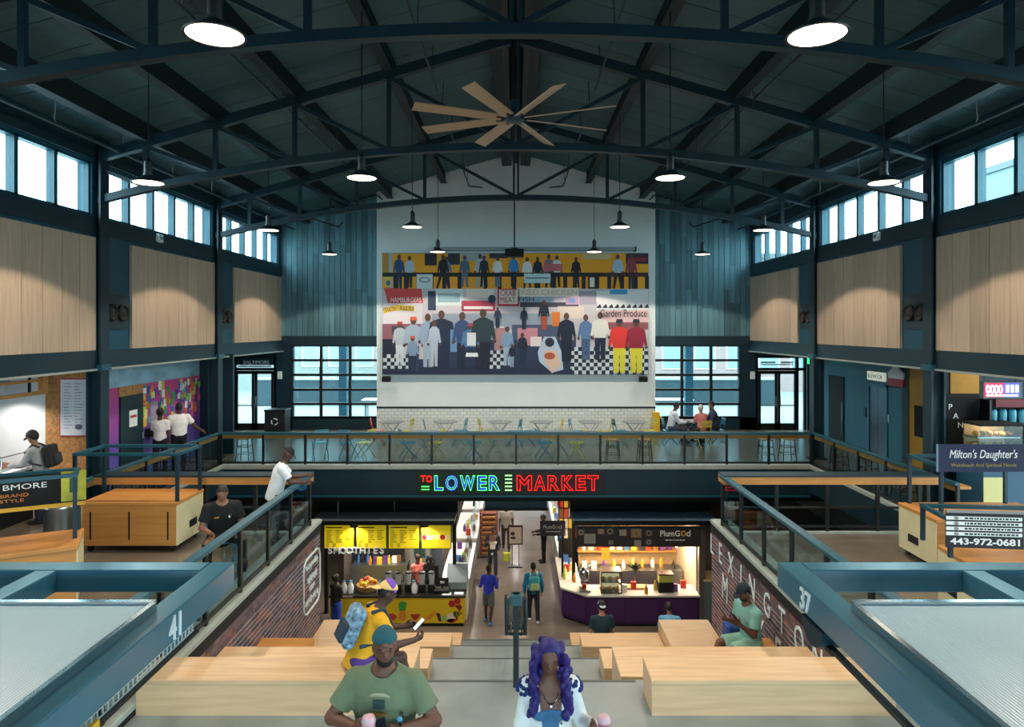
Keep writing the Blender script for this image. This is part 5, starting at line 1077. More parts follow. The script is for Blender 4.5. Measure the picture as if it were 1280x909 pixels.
t = thing('banana_flag', 'red and yellow hanging cloth inside the purple stall', 'cloth', (2.75, 20.9, -3.3)); MB().box(-.12, .12, -.02, .02, 0, .35).build('yellow_cloth', mat('pack_e0c23a', 'e0c23a'), t); MB().box(-.12, .12, -.02, .02, .35, .6).build('red_cloth', mat('pack_c43a28', 'c43a28'), t); MB().tube([(0, 0, .6), (0, 0, 1.5)], .01, 5).build('cord', BLACK, t)
t = thing('round_sign', 'dark red sign with white stripe inside the purple stall', 'sign', (3.3, 21.9, -3.1)); MB().box(-.32, .32, -.02, .02, 0, .2).build('board', mat('sign_purple_red', '5c1a2a', .5), t); MB().box(-.25, .25, -.026, -.02, .06, .12).build('stripe', SW, t); MB().box(-.32, .32, -.02, .02, .26, .42).build('red_awning', mat('sign_red', 'b0202a'), t); MB().tube([(0, 0, .4), (0, 0, 1.3)], .01, 5).build('cord', BLACK, t)
for x, y in ((3.9, 20.9), (4.85, 20.7), (3.2, 21.5), (2.4, 21.2)):
    t = thing('globe_lamp', 'small glowing globe pendant inside the purple stall', 'pendant lamp', (x, y, -2.75), group='globe lamps in the purple stall'); MB().ball((0, 0, 0), .11, 12, 8).build('globe', mat('globe_glow', 'ffd9a0', .4, emit=7), t, smooth=True); MB().tube([(0, 0, .1), (0, 0, .98)], .008, 5).build('cord', BLACK, t); point((0, 0, -.16), 60, (1, .76, .45), .08, t)
for x in (2.2, 3.4, 4.6): downl(x, YC+1.0, -1.86, 110, (1, .82, .6))
# grey drawers and lit stall between purple stall and brick wall
t = thing('grey_cabinet', 'grey cabinet with pale wooden top beside the purple counter', 'cabinet', (5.62, YC+.2, ZL)); MB().box(-.22, .3, -.2, .5, 0, 1.3).build('cabinet_body', mat('cabinet_grey', '5f7078', .5), t); MB().box(-.24, .32, -.22, .52, 1.3, 1.36).build('top', PLY, t)

# ---------------------------------------------------------------- lower aisle: rows of counters going back, rack, stand
for sg in (-1, 1):
    for k in range(3):
        y0 = 22.9+3.6*k if sg > 0 else 20.8+4.0*k; w_ = ('white' if sg < 0 else 'pale'); 
        lab = '%s market counter along the lower aisle, %s beyond the %s stall' % (w_, ('next', 'second', 'third')[k], 'juice' if sg < 0 else 'purple')
        t = thing('aisle_counter', lab, 'counter', (sg*1.85, y0+1.7, ZL)); MB().box(-.4, .4, -1.7, 1.7, 0, .9).build('counter_body', mat('aisle_counter_pale', 'c9c3ba', .5, var=.08), t); MB().box(-.43, .43, -1.73, 1.73, .9, .95).build('counter_top', WPT, t); MB().obox((-sg*.25, 0, 1.2), (.02, 3.3, .5), Matrix.Rotation(sg*.25, 3, 'Y')).build('glass_guard', GLASS, t)
        MB().box(-.41, -.40, -1.6, 1.6, .1, .8).box(.40, .41, -1.6, 1.6, .1, .8).build('front_panel', mat('panel_slate', '7a858a', .4), t)
        scatter(9, sg*1.75-.2, sg*1.75+.2, y0+.2, y0+3.2, ZL+.95, 'on aisle counter, %s past the %s stall' % (('next', 'second', 'third')[k], 'juice' if sg < 0 else 'purple'), 'on aisle counters')
        w2 = tag(centre(MB().box(sg*3.2-.1, sg*3.2+.1, max(y0, 22.9), y0+3.4, ZL, -2.2).build('stall_partition', mat('partition_%d' % (k+3*(sg > 0)), ('b8a89a', '8d5a4a', 'c0b090', 'b59a7c', 'a8a29a', '96705a')[k+3*(sg > 0)], .6, var=.2, scale=4))), '%s coloured partition behind the %s aisle counter past the %s stall' % (('warm', 'brick', 'cream', 'tan', 'grey', 'rust')[k+3*(sg > 0)], ('next', 'second', 'third')[k], 'juice' if sg < 0 else 'purple'), 'partition')
        downl(sg*1.9, y0+1.7, -1.2, 170); 
downl(0, 24.5, -1.1, 280); downl(0, 29, -1.1, 300); downl(0, 34, -1.1, 320, (1, .97, .92)); downl(0, 38, -1.1, 300, (1, .97, .92)); downl(-5.5, 26, -1.1, 60); downl(6, 26, -1.1, 60)
t = thing('hanging_goods', 'tall bundle of green and black packets hanging at the aisle corner', 'display', (1.75, 22.7, -3.2)); rr = random.Random(7)
for k in range(18): MB().box(-.3+.15*(k % 4), -.18+.15*(k % 4), -.05, .05, .34*(k//4), .3+.34*(k//4)).build('packet', bm_[rr.randrange(10)], t)
MB().box(-.33, .33, .05, .08, -.7, 1.8).build('back_board', BLACK, t); MB().box(-.33, .33, .0, .12, -1.6, -.7).build('stand', BLACK, t)
t = thing('display_rack', 'tall brown wooden bread rack beside the lower aisle', 'rack', (-1.02, 25.6, ZL)); 
for sx in (-1, 1): MB().box(sx*.32-.02, sx*.32+.02, -.2, .2, 0, 1.75).build('side_frame', mat('rack_brown', '7a3f26', .6), t)
for k in range(9): MB().box(-.32, .32, -.2, .2, .12+.19*k, .15+.19*k).build('shelf', MATS['rack_brown'], t)
for k in range(8): MB().box(-.26, .26, -.18, .15, .15+.19*k, .25+.19*k).build('loaf_box', mat('loaf_tan', 'a8743f', .6), t, bevel=.02)
t = thing('sign_stand', 'black framed sign on a tall stand in the lower aisle', 'sign stand', (-.02, 24.5, ZL)); MB().box(-.25, .25, -.1, .1, 0, .03).build('base', BLACK, t); 
for sx in (-1, 1): MB().box(sx*.12-.012, sx*.12+.012, -.01, .01, .03, .8).build('leg', BLACK, t)
MB().box(-.26, .26, -.02, .02, .8, 1.5).build('frame', mat('frame_maroon', '3a2024', .5), t); MB().box(-.22, .22, -.025, -.02, .85, 1.43).build('sheet', mat('sheet_cream', 'cdbfb4', .6), t); MB().ball((-.1, -.028, 1.2), (.08, .004, .07)).ball((-.08, -.028, 1.05), (.1, .004, .05)).build('printed_picture', mat('print_dark2', '3a3436', .6), t)
t = thing('hanging_lantern', 'small dark lantern hanging above the lower aisle', 'lantern', (0.0, 26.5, -2.75)); MB().lathe([(.02, -.12), (.12, .1), (.1, .14), (.001, .14)], 10).build('shade', BLACK, t); MB().tube([(0, 0, .14), (0, 0, 1.75)], .01, 5).build('cord', BLACK, t)
nwin += 1; wn = sempty('window_%d' % nwin, (0, 43.7, ZL)); MB().box(-2.6, 2.6, -.05, .05, 0, .1).box(-2.6, 2.6, -.05, .05, 2.9, 3.0).box(-.05, .05, -.05, .05, 0, 3).box(-2.6, -2.5, -.05, .05, 0, 3).box(2.5, 2.6, -.05, .05, 0, 3).build('window_frame', BLACK, wn); MB().box(-2.5, 2.5, .0, .02, .1, 2.9).build('lit_pane', mat('far_daylight_glow', 'e8f2f6', .5, emit=3.0), wn)  # pane itself glows, standing in for daylight outside

# ---------------------------------------------------------------- outside, seen through the glazed doors
EXT = mat('pavement', '767c7a', .8, var=.1); struct(MB().box(-40, 40, YB+.3, 70, -.35, -.05).build('ground', EXT))
def building(label, x0, x1, y, z1, col, win, nx, nz, d=6):
    t = thing('building', label, 'building', ((x0+x1)/2, y, -.05)); L = x1-x0; MB().box(-L/2, L/2, 0, d, 0, z1).build('wall', mat('facade_'+col, col, .8, var=.05), t); MB().box(-L/2-.1, L/2+.1, -.15, d, z1, z1+.3).build('parapet', mat('parapet_grey', '5c6668', .7), t)
    for i in range(nx):
        for j in range(nz):
            x = -L/2+L*(i+.5)/nx; z = 1.0+(z1-1.2)*(j+.5)/nz; hw = L/nx*.3; hh = (z1-1.2)/nz*.32
            f = MB().box(x-hw-.06, x+hw+.06, -.06, .02, z-hh-.06, z+hh+.06).build('window', WPT, t); MB().box(x-hw, x+hw, -.08, -.06, z-hh, z+hh).build('pane', mat('far_window', win, .2), f)
building('white building with tall windows outside the glazed door by the litter bin', -20, -8.5, 42, 7, '7a7f7b', '7f9298', 7, 2); building('grey stone building outside behind the white wall', -7.5, 5.5, 46, 8, '747c7d', '7b8c92', 6, 2); building('pink brick building outside the glazed door beside the diners', 6.5, 20, 41, 8, '94807c', 'a5b4b8', 7, 3)
for sg in (-1, 1):
    lab = 'low grey concrete wall outside the glazed door '+('by the litter bin' if sg < 0 else 'beside the diners')
    t = thing('low_wall', lab, 'wall', (sg*8.4, 34.0, -.05)); MB().box(-4.5, 4.5, -.2, .2, 0, 1.25).build('wall_body', mat('low_wall_grey', '2c4048', .8), t); MB().box(-4.6, 4.6, -.25, .25, 1.25, 1.35).build('coping', CURB, t)
    t = thing('street_post', 'teal grey steel post outside the glazed door '+('by the litter bin' if sg < 0 else 'beside the diners'), 'post', (sg*7.2, 28.5, -.05)); MB().box(-.16, .16, -.16, .16, 0, 4.2).build('shaft', mat('post_teal', '1f4a5a', .5), t); MB().box(-.2, .2, -.2, .2, 0, .1).build('base', CURB, t)
    t = thing('patio_table', 'white patio table outside the glazed door '+('by the litter bin' if sg < 0 else 'beside the diners'), 'table', (sg*6.6+1.0*(sg < 0), 29.5, -.05)); MB().box(-1.0, 1.0, -.4, .4, .72, .76).build('table_top', WPT, t)
    for sx in (-1, 1): MB().box(sx*.85-.03, sx*.85+.03, -.3, .3, 0, .72).build('leg', STEEL, t)
building('pale office block seen through the clerestory on elevator side', 22, 34, 22, 11, '6f8288', '5f8494', 6, 4, d=10)
# ---------------------------------------------------------------- people: smooth-blended distance fields turned into one continuous mesh
def V3(*a): return np.array(a, dtype=float)
def nz_(v): v = np.array(v, dtype=float); return v/np.linalg.norm(v)
class Field:
    def __init__(s): s.p = []
    def cap(s, a, b, ra, rb, k=.03, cut=None):
        a, b = np.array(a), np.array(b); R = max(ra, rb)
        def f(P):
            d = b-a; t = np.clip(((P-a)@d)/max(d@d, 1e-9), 0, 1); q = np.linalg.norm(P-a-t[..., None]*d, axis=-1)-(ra+(rb-ra)*t)
            for c, n in (cut or []): q = np.maximum(q, (P-c)@n)
            return q
        s.p.append((f, np.minimum(a, b)-R, np.maximum(a, b)+R, k)); return s
    def ecap(s, a, b, ra, rb, fr, flat, k=.04):
        a, b = np.array(a), np.array(b); R = max(ra, rb)*1.05; M = np.array([fr[0], fr[1]/flat, fr[2]])
        def f(P):
            q = (P-a)@M.T; d = M@(b-a); t = np.clip((q@d)/max(d@d, 1e-9), 0, 1); return (np.linalg.norm(q-t[..., None]*d, axis=-1)-(ra+(rb-ra)*t))*(.5+.5*flat)
        s.p.append((f, np.minimum(a, b)-R, np.maximum(a, b)+R, k)); return s
    def ell(s, c, r, fr, k=.02, cut=None):
        c = np.array(c); r = np.array(r, dtype=float); M = np.array(fr)
        def f(P):
            q = ((P-c)@M.T)/r; n = np.linalg.norm(q, axis=-1); q2 = (n-1)*r.min()*np.where(n > 1, 1, 1)
            for cc, nn in (cut or []): q2 = np.maximum(q2, (P-cc)@nn)
            return q2
        R = r.max(); s.p.append((f, c-R, c+R, k)); return s
    def mesh(s, vox, clip=()):
        lo = np.min([p[1] for p in s.p], axis=0)-3*vox; hi = np.max([p[2] for p in s.p], axis=0)+3*vox
        n = np.ceil((hi-lo)/vox).astype(int)+1; Vv = np.full(n, .2)
        for f, a, b, k in s.p:
            m = k+2*vox; i0 = np.maximum(np.floor((a-m-lo)/vox).astype(int), 0); i1 = np.minimum(np.ceil((b+m-lo)/vox).astype(int)+1, n)
            g = np.stack(np.meshgrid(*[lo[i]+vox*np.arange(i0[i], i1[i]) for i in range(3)], indexing='ij'), axis=-1)
            d = f(g); sl = tuple(slice(i0[i], i1[i]) for i in range(3)); o = Vv[sl]; h = np.maximum(k-np.abs(o-d), 0)/max(k, 1e-6); Vv[sl] = np.minimum(o, d)-h*h*k*.25
        if clip:
            g = np.stack(np.meshgrid(*[lo[i]+vox*np.arange(n[i]) for i in range(3)], indexing='ij'), axis=-1)
            for c in clip: Vv = np.maximum(Vv, c(g))
        Vv[0] = Vv[-1] = .2; Vv[:, 0] = Vv[:, -1] = .2; Vv[:, :, 0] = Vv[:, :, -1] = .2
        ins = Vv < 0; c = n-1
        cs = [(i, j, k) for i in (0, 1) for j in (0, 1) for k in (0, 1)]
        def sub(A, o): return A[o[0]:o[0]+c[0], o[1]:o[1]+c[1], o[2]:o[2]+c[2]]
        cnt = sum(sub(ins, o).astype(np.int8) for o in cs); act = (cnt > 0) & (cnt < 8); idx = np.full(c, -1); ids = np.argwhere(act); idx[act] = np.arange(len(ids))
        acc = np.zeros((len(ids), 3)); num = np.zeros(len(ids))
        for a in cs:
            for ax in range(3):
                if a[ax] == 0:
                    b = list(a); b[ax] = 1; va = Vv[tuple((ids+a).T)]; vb = Vv[tuple((ids+b).T)]; m = (va < 0) != (vb < 0); t = np.where(m, va/np.where(m, va-vb, 1), 0)
                    p = np.array(a)[None].repeat(len(ids), 0).astype(float); p[:, ax] += t; acc[m] += p[m]; num[m] += 1
        verts = lo+vox*(ids+acc/num[:, None]); faces = []
        for ax in range(3):
            u, v = (ax+1) % 3, (ax+2) % 3; A = ins; B = np.roll(ins, -1, ax); ch = A != B
            e = np.argwhere(ch); e = e[(e[:, u] > 0) & (e[:, v] > 0) & (e[:, ax] < c[ax]) & (e[:, u] < c[u]) & (e[:, v] < c[v])]
            eu = np.zeros(3, int); eu[u] = 1; ev = np.zeros(3, int); ev[v] = 1
            q = np.stack([idx[tuple((e-eu-ev).T)], idx[tuple((e-ev).T)], idx[tuple(e.T)], idx[tuple((e-eu).T)]], 1); fl = ~A[tuple(e.T)]; q[fl] = q[fl][:, ::-1]; faces.append(q)
        return verts, np.concatenate(faces)
def fmesh(name, field, m, vox, parent, clip=()):
    v, f = field.mesh(vox, clip); me = bpy.data.meshes.new(name); me.from_pydata(v.tolist(), [], f.tolist()); me.materials.append(m); me.polygons.foreach_set('use_smooth', [True]*len(me.polygons)); me.update()
    return link(name, me, parent)
SKIN = {n: mat('skin_'+n, c, .55) for n, c in (('deep', '4a2f26'), ('brown', '6b4636'), ('tan', '8a5f4a'), ('light', 'b58468'))}
def cloth(c, var=.08): return mat('cloth_'+c, c, .85, var=var, scale=14, bump=.12)
def person(label, loc, yaw, pose=None, look=None, h=1.74, vox=.02, hip=None, group=None):
    pose = pose or {}; L = dict(skin='brown', shirt='888888', sleeve='short', pants='2a3040', legs='long', shoes='222222', hair='short', hairc='15110f', wd=1.0, hem=.10, fem=False); L.update(look or {}); s = h/1.75; fine = vox < .012
    t = thing('person', label, 'person', loc, yaw, group)
    lean, side, tw = [math.radians(a) for a in pose.get('torso', (0, 0, 0))]
    u = nz_((math.sin(side), math.sin(lean), math.cos(lean))); r = nz_((math.cos(tw), math.sin(tw), 0)); r = nz_(r-u*(r@u)); f = np.cross(u, r); fr = (r, f, u)
    hp, hyw = [math.radians(a) for a in pose.get('head', (0, 0))]
    uh0 = nz_(u*.4+V3(0, 0, 1)); rh = nz_(r*math.cos(hyw)-f*math.sin(hyw)); fh = nz_(np.cross(uh0, rh)); fh = nz_(fh*math.cos(hp)-uh0*math.sin(hp)); uh = np.cross(rh, fh); fh_ = (rh, fh, uh)
    legs = pose.get('legs', (((-.05, .03, -1), (0, -.03, -1)), ((.05, .03, -1), (0, -.03, -1))))   # left, right: thigh and shin directions
    J = {}; hw = .088*s*(1.05 if L['fem'] else 1)
    for i, sg in enumerate((-1, 1)):
        a = V3(sg*hw, 0, -.03*s); a = r*a[0]+V3(0, 0, a[2]); k = a+nz_(legs[i][0])*.43*s; an = k+nz_(legs[i][1])*.41*s; J[i] = [a, k, an]
    zmin = min(J[0][2][2], J[1][2][2]); P = V3(0, 0, hip if hip is not None else -zmin+.075*s)
    for i in (0, 1): J[i] = [q+P for q in J[i]]
    N = P+u*.50*s; Hc = N+u*.075*s+uh*.125*s; sw = (.165 if L['fem'] else .185)*s*(.5+.5*L['wd']); w = L['wd']
    arms = pose.get('arms', (((-.15, .05, -1), (-.05, .25, -1)), ((.15, .05, -1), (.05, .25, -1)))); A = {}
    for i, sg in enumerate((-1, 1)):
        S = N-u*.055*s+r*sg*sw; E = S+nz_(arms[i][0])*.285*s; Wr = E+nz_(arms[i][1])*.25*s; A[i] = [S, E, Wr, nz_(arms[i][2]) if len(arms[i]) > 2 else nz_(arms[i][1]), nz_(arms[i][3]) if len(arms[i]) > 3 else None]
    b = Field(); ch = .155 if L['fem'] else .165
    b.ecap(P, P+u*.08*s, .15*s*w, .135*s*w, fr, .72); b.ecap(P+u*.1*s, N-u*.17*s, .132*s*w, ch*s*w, fr, .68); b.ecap(N-u*.17*s, N-u*.08*s, ch*s*w, .12*s*w, fr, .62)
    b.cap(A[0][0], A[1][0], .058*s, .058*s, .05); b.cap(N-u*.05*s, Hc-uh*.05*s, .056*s, .052*s, .04)
    if L['fem']: 
        for sg in (-1, 1): b.ell(N-u*.20*s+r*sg*.075*s+f*.075*s, (.07*s, .06*s, .07*s), fr, .03)
    b.ell(Hc+uh*.015*s, (.074*s, .092*s, .103*s), fh_, .02); b.ell(Hc+fh*.028*s-uh*.055*s, (.054*s, .06*s, .068*s), fh_, .03)
    b.ell(Hc+fh*.096*s-uh*.018*s, (.013*s, .018*s, .026*s), fh_, .012); b.ell(Hc+fh*.084*s-uh*.058*s, (.026*s, .012*s, .012*s), fh_, .008)
    b.ell(Hc+fh*.084*s+uh*.022*s, (.05*s, .010*s, .010*s), fh_, .014)
    for sg in (-1, 1): b.ell(Hc+rh*sg*.074*s-uh*.008*s, (.012*s, .026*s, .034*s), fh_, .008)
    for i, sg in enumerate((-1, 1)):
        S, E, Wr, hd, hn = A[i]; g = (1 if not L['fem'] else .86)*(.6+.4*w)
        b.cap(S, E, .052*s*g, .043*s*g, .03); b.cap(E, Wr, .044*s*g, .028*s*g, .02)
        if hn is None: hn = nz_(np.cross(hd, V3(0, 0, 1))*sg+V3(0, 1e-3, -.2)) if abs(hd[2]) < .9 else nz_(-r*sg)
        hn = nz_(hn-hd*(hn@hd)); hs = np.cross(hd, hn)*sg; hf = (hs, hd, hn)
        b.ell(Wr+hd*.055*s, (.038*s, .055*s, .017*s), hf, .02)
        ts = nz_(-hs) if (hs@u) < 0 else nz_(hs)
        curl = math.radians(pose.get('curl', 22))
        if vox < .02:
            for q in range(4):
                ln = (.042, .048, .045, .035)[q]*s; o = Wr+hd*.092*s+ts*(.028-.019*q)*s; d1 = hd*math.cos(curl)+hn*math.sin(curl); d2 = hd*math.cos(2.3*curl)+hn*math.sin(2.3*curl)
                b.cap(o, o+d1*ln, .0095*s, .009*s, .004); b.cap(o+d1*ln, o+d1*ln+d2*ln*.85, .009*s, .0075*s, .004)
        else: b.ell(Wr+hd*.115*s+hn*.012*s, (.034*s, .05*s, .014*s), hf, .02)
        o = Wr+hd*.03*s+ts*.03*s; d1 = nz_(hd*.65+ts*.65+hn*.35); d2 = nz_(hd*.9+ts*.2+hn*.45); b.cap(o, o+d1*.04*s, .012*s, .011*s, .008); b.cap(o+d1*.04*s, o+d1*.04*s+d2*.032*s, .011*s, .009*s, .004)
    toes = pose.get('toes', ((0, 1, 0), (0, 1, 0))); FT = {}
    for i in (0, 1):
        a, k, an = J[i]; cb = k*.68+an*.32; td = nz_(toes[i]); FT[i] = td
        b.cap(a, k, .080*s*w, .056*s, .04); b.cap(k, cb, .052*s, .054*s, .03); b.cap(cb, an, .052*s, .036*s, .03); b.cap(an-V3(0, 0, .03)*s-td*.03*s, an-V3(0, 0, .045)*s+td*.15*s, .034*s, .028*s, .02)
    fmesh('body', b, SKIN[L['skin']], vox, t)
    if L['shirt']:
        c = Field(); o = .012; big = L.get('puff', 0)
        c.ecap(P-u*L['hem']*.5*s, P+u*.08*s, (.152+big)*s*w+o, (.142+big)*s*w+o, fr, .74); c.ecap(P+u*.08*s, N-u*.17*s, (.140+big)*s*w+o, (ch+.004+big*.6)*s*w+o, fr, .70); c.ecap(N-u*.17*s, N-u*.08*s, (ch+.004)*s*w+o, .122*s*w+o, fr, .64)
        if L['fem']:
            for sg in (-1, 1): c.ell(N-u*.20*s+r*sg*.075*s+f*.078*s, (.075*s, .066*s, .075*s), fr, .03)
        c.cap(A[0][0], A[1][0], .058*s+o, .058*s+o, .05)
        for i in (0, 1):
            S, E, Wr = A[i][:3]; g = (1 if not L['fem'] else .86)*(.6+.4*w); ua = nz_(E-S)
            if L['sleeve'] == 'short': c.cap(S, S+ua*.235*s, .056*s*g+o, .054*s*g+o+.012, .03, cut=[(S+ua*.20*s, ua)])
            elif L['sleeve'] == 'long': c.cap(S, E, .055*s*g+o, .047*s*g+o, .03); c.cap(E, Wr-nz_(Wr-E)*.0, .048*s*g+o, .034*s*g+o, .02, cut=[(Wr-nz_(Wr-E)*.01, nz_(Wr-E))])
        bot = P-u*L['hem']*s; top = N+u*.03*s
        clip = [lambda g: np.minimum((g-bot)@(-u), .2) if L['sleeve'] != 'x' else 0, lambda g: (np.linalg.norm((g-(N+u*.06*s+f*.02*s))/np.array([1, 1, 1.0]), axis=-1)*-1+.088*s)]
        def lowclip(g):                                # the hem cuts the trunk only, not the hands below it
            d = (g-bot)@(-u); near = np.abs((g-P)@r) < .30*s*w; return np.where(near, d, -.2)
        clip[0] = lowclip if L['sleeve'] == 'short' else (lambda g: np.where(np.linalg.norm((g-P)-((g-P)@u)[..., None]*u, axis=-1) < .22*s*w, (g-bot)@(-u), -.2))
        if L.get('open'):
            clip.append(lambda g: np.where((g-P)@f > 0.0, L['open']*s+.10*s*np.clip(((g-P)@u)/(.5*s), 0, 1)*.5-np.abs((g-P)@r), -.2))
        fmesh('shirt' if not L.get('open') else 'jacket', c, L.get('shirtm') or cloth(L['shirt']), vox, t, clip)
        if L.get('inner'):
            c = Field(); o = .006; c.ecap(P-u*.05*s, P+u*.08*s, .15*s*w+o, .135*s*w+o, fr, .72); c.ecap(P+u*.08*s, N-u*.19*s, .134*s*w+o, ch*s*w+o, fr, .68)
            for sg in (-1, 1): c.ell(N-u*.20*s+r*sg*.075*s+f*.076*s, (.080*s, .069*s, .080*s), fr, .03)
            ntop = N-u*.17*s; fmesh('top', c, cloth(L['inner']), vox, t, [lambda g: (g-ntop)@u])
    if L['pants']:
        c = Field(); o = .010; c.ecap(P-u*.02*s, P+u*.07*s, .153*s*w+o*.6, .142*s*w+o*.3, fr, .73)
        for i in (0, 1):
            a, k, an = J[i]; th = nz_(k-a); sh = nz_(an-k)
            if L['legs'] == 'long': c.cap(a, k, .082*s*w+o, .062*s+o, .05); c.cap(k, an, .060*s+o, .048*s+o, .04, cut=[(an-sh*.005, sh)])
            elif L['legs'] == 'shorts': c.cap(a, a+th*.43*s, .084*s*w+o, .074*s*w+o+.008, .05, cut=[(a+th*.38*s, th)])
            elif L['legs'] == 'skirt': c.cap(a, a+th*.32*s, .09*s*w+o, .09*s*w+o, .10, cut=[(a+th*.27*s, th)])
        wt = P+u*.09*s; fmesh('trousers' if L['legs'] == 'long' else L['legs'], c, cloth(L['pants']), vox, t, [lambda g: (g-wt)@u])
    if L['shoes']:
        for i in (0, 1):
            a, k, an = J[i]; td = FT[i]; c = Field(); zf = V3(0, 0, 1)
            c.cap(an-zf*.035*s-td*.035*s, an-zf*.042*s+td*.155*s, .042*s, .036*s, .02); c.cap(an, an-zf*.03*s, .042*s, .042*s, .02); base = an-zf*.074*s; up_ = an+zf*.03*s
            fmesh('shoe', c, cloth(L['shoes']), vox, t, [lambda g: (g-base)@(-zf), lambda g: (g-up_)@zf])
    hm = mat('hair_'+L['hairc'], L['hairc'], .6, var=.2, scale=30, bump=.3); hr = L['hair']
    if hr in ('short', 'bun', 'fade'):
        c = Field(); pad = .006 if hr == 'fade' else .016
        c.ell(Hc+uh*.02*s-fh*.006*s, ((.074+pad)*s, (.094+pad)*s, (.104+pad)*s), fh_, .02)
        if hr == 'bun': c.ell(Hc+uh*.07*s-fh*.10*s, (.045*s, .045*s, .045*s), fh_, .02)
        pc = Hc+fh*.062*s+uh*.045*s; nn = nz_(fh*.75-uh*.65); fmesh('hair', c, hm, vox, t, [lambda g: (g-pc)@nn])
    if hr == 'long':
        c = Field(); c.ell(Hc+uh*.02*s-fh*.012*s, (.092*s, .102*s, .115*s), fh_, .02); rr = random.Random(5)
        for q in range(L.get('curls', 46)):
            a = math.radians(rr.uniform(75, 285)); rad = rr.uniform(.085, .140); zz = rr.uniform(-.40, .05)
            flare = 1+.5*max(0, -zz)
            if q % 3 == 0: a = math.radians(rr.choice((68, 292))+rr.uniform(-14, 14)); rad += .01
            pos = Hc+rh*math.sin(a)*rad*flare*s+fh*math.cos(a)*rad*s+V3(0, 0, zz)*s
            if zz < -.14: pos = pos+fh*.035*s
            rq = rr.uniform(.016, .028)*s*(1.3 if L.get('curls', 46) < 100 else 1); c.ell(pos, (rq, rq, rq*1.5), fh_, .012)
        pc = Hc+fh*.055*s; fmesh('hair', c, hm, vox*.8 if fine else vox, t, [lambda g: np.where((g-Hc)@uh > .082*s, -.2, np.minimum((g-pc)@fh, .074*s-np.abs((g-Hc)@rh)))])
    if L.get('cap'):
        c = Field(); bd = -1 if L.get('capback') else 1
        c.ell(Hc+uh*.025*s, (.090*s, .108*s, .112*s), fh_, .01); base = Hc+uh*.045*s; nb = nz_(-uh-fh*bd*.22)
        hat = fmesh('cap', c, cloth(L['cap']), min(vox, .012), t, [lambda g: (g-base)@nb])
        dn = nz_(fh*bd-uh*.45); br = Field(); br.ell(Hc+uh*.038*s+fh*bd*.070*s+dn*.045*s, (.072*s, .072*s, .010*s), (rh, dn, nz_(np.cross(rh, dn))), .01); fmesh('cap_brim', br, cloth(L.get('brim', L['cap'])), min(vox, .008), hat)
        if L.get('crown'):
            cr = Field(); cr.ell(Hc+uh*.042*s-fh*.012*s, (.089*s, .106*s, .102*s), fh_, .01); b2 = Hc+uh*.07*s; fmesh('cap_crown', cr, cloth(L['crown']), min(vox, .012), hat, [lambda g: (g-b2)@(-nz_(uh*.8+fh*.5))])
    if L.get('beard'):
        c = Field(); c.ell(Hc+fh*.030*s-uh*.072*s, (.061*s, .066*s, .062*s), fh_, .01); b3 = Hc-uh*.055*s; fmesh('beard', c, hm, min(vox, .01), t, [lambda g: (g-b3)@uh])
    if fine or L.get('eyes'):
        for sg in (-1, 1):
            m = MB(); e = Hc+fh*.083*s+rh*sg*.031*s+uh*.004*s; m.ball(e, (.010*s, .006*s, .005*s), 8, 5); m.build('eye', mat('eye_dark', '120d0c', .3), t); m = MB(); e = Hc+fh*.088*s+rh*sg*.032*s+uh*.028*s; m.ball(e, (.018*s, .006*s, .004*s), 8, 4); m.build('eyebrow', mat('brow_dark', '1a1210', .7), t)
        m = MB(); m.ball(Hc+fh*.094*s-uh*.060*s, (.022*s, .006*s, .006*s), 8, 4); m.build('lips', mat('lip_brown', '5a3030', .5), t)
    t['_'] = 0; del t['_']
    M = Matrix.Translation(Vector(loc)) @ Matrix.Rotation(yaw, 4, 'Z')
    W_ = lambda q: M @ Vector(q)
    return dict(t=t, hands=(W_(A[0][2]+A[0][3]*.09*s), W_(A[1][2]+A[1][3]*.09*s)), N=N, P=P, u=u, r=r, f=f, s=s, W=W_, w=w, Hc=Hc, fh=fh, uh=uh, rh=rh, yaw=yaw, hd=(A[0][3], A[1][3]))
def backpack(q, label, c1, c2, depth=.14):
    u, f, r, s = q['u'], q['f'], q['r'], q['s']; c = q['N']-u*.22*s-f*(.135+depth/2)*s*max(1, q['w'])
    R = Matrix([list(r), list(f), list(u)]).transposed(); t = thing('backpack', label, 'backpack', q['W']((0, 0, 0)), q['yaw']); Vc = Vector(c)
    MB().obox(Vc, (.30*s, depth, .42*s), R).build('bag_body', mat('bag_'+c1, c1, .8, var=.75 if depth == .13 else .1, scale=22), t, bevel=.04); MB().obox(Vc-Vector(f)*(depth/2+.02)-Vector(u)*.07*s, (.22*s, .05, .2*s), R).build('front_pocket', cloth(c2, .3), t, bevel=.015)
    for sg in (-1, 1):
        p0 = Vector(q['N']-u*.02*s+r*sg*.10*s-f*.11*s); p1 = Vector(q['N']+u*.055*s+r*sg*.11*s); p2 = Vector(q['N']-u*.06*s+r*sg*.12*s+f*.15*s*q['w']); p3 = Vector(q['N']-u*.25*s+r*sg*.175*s+f*.09*s); p4 = Vector(q['N']-u*.36*s+r*sg*.15*s-f*.10*s)
        MB().tube([p0, p1, p2, p3, p4], .018, 6).build('strap', cloth(c2, .1), t, smooth=True)
    return t
def phone(pos, rz, tilt, label, lit=True):
    t = thing('phone', label, 'phone', pos, rz); R = Matrix.Rotation(tilt, 3, 'X'); MB().obox((0, 0, 0), (.075, .15, .010), R).build('phone_case', BLACK, t, bevel=.003); MB().obox(R @ Vector((0, 0, .0056)), (.066, .136, .001), R).build('screen', mat('phone_screen_lit', 'cfe6f2', .2, emit=.8) if lit else mat('phone_screen_off', '161c22', .15), t)

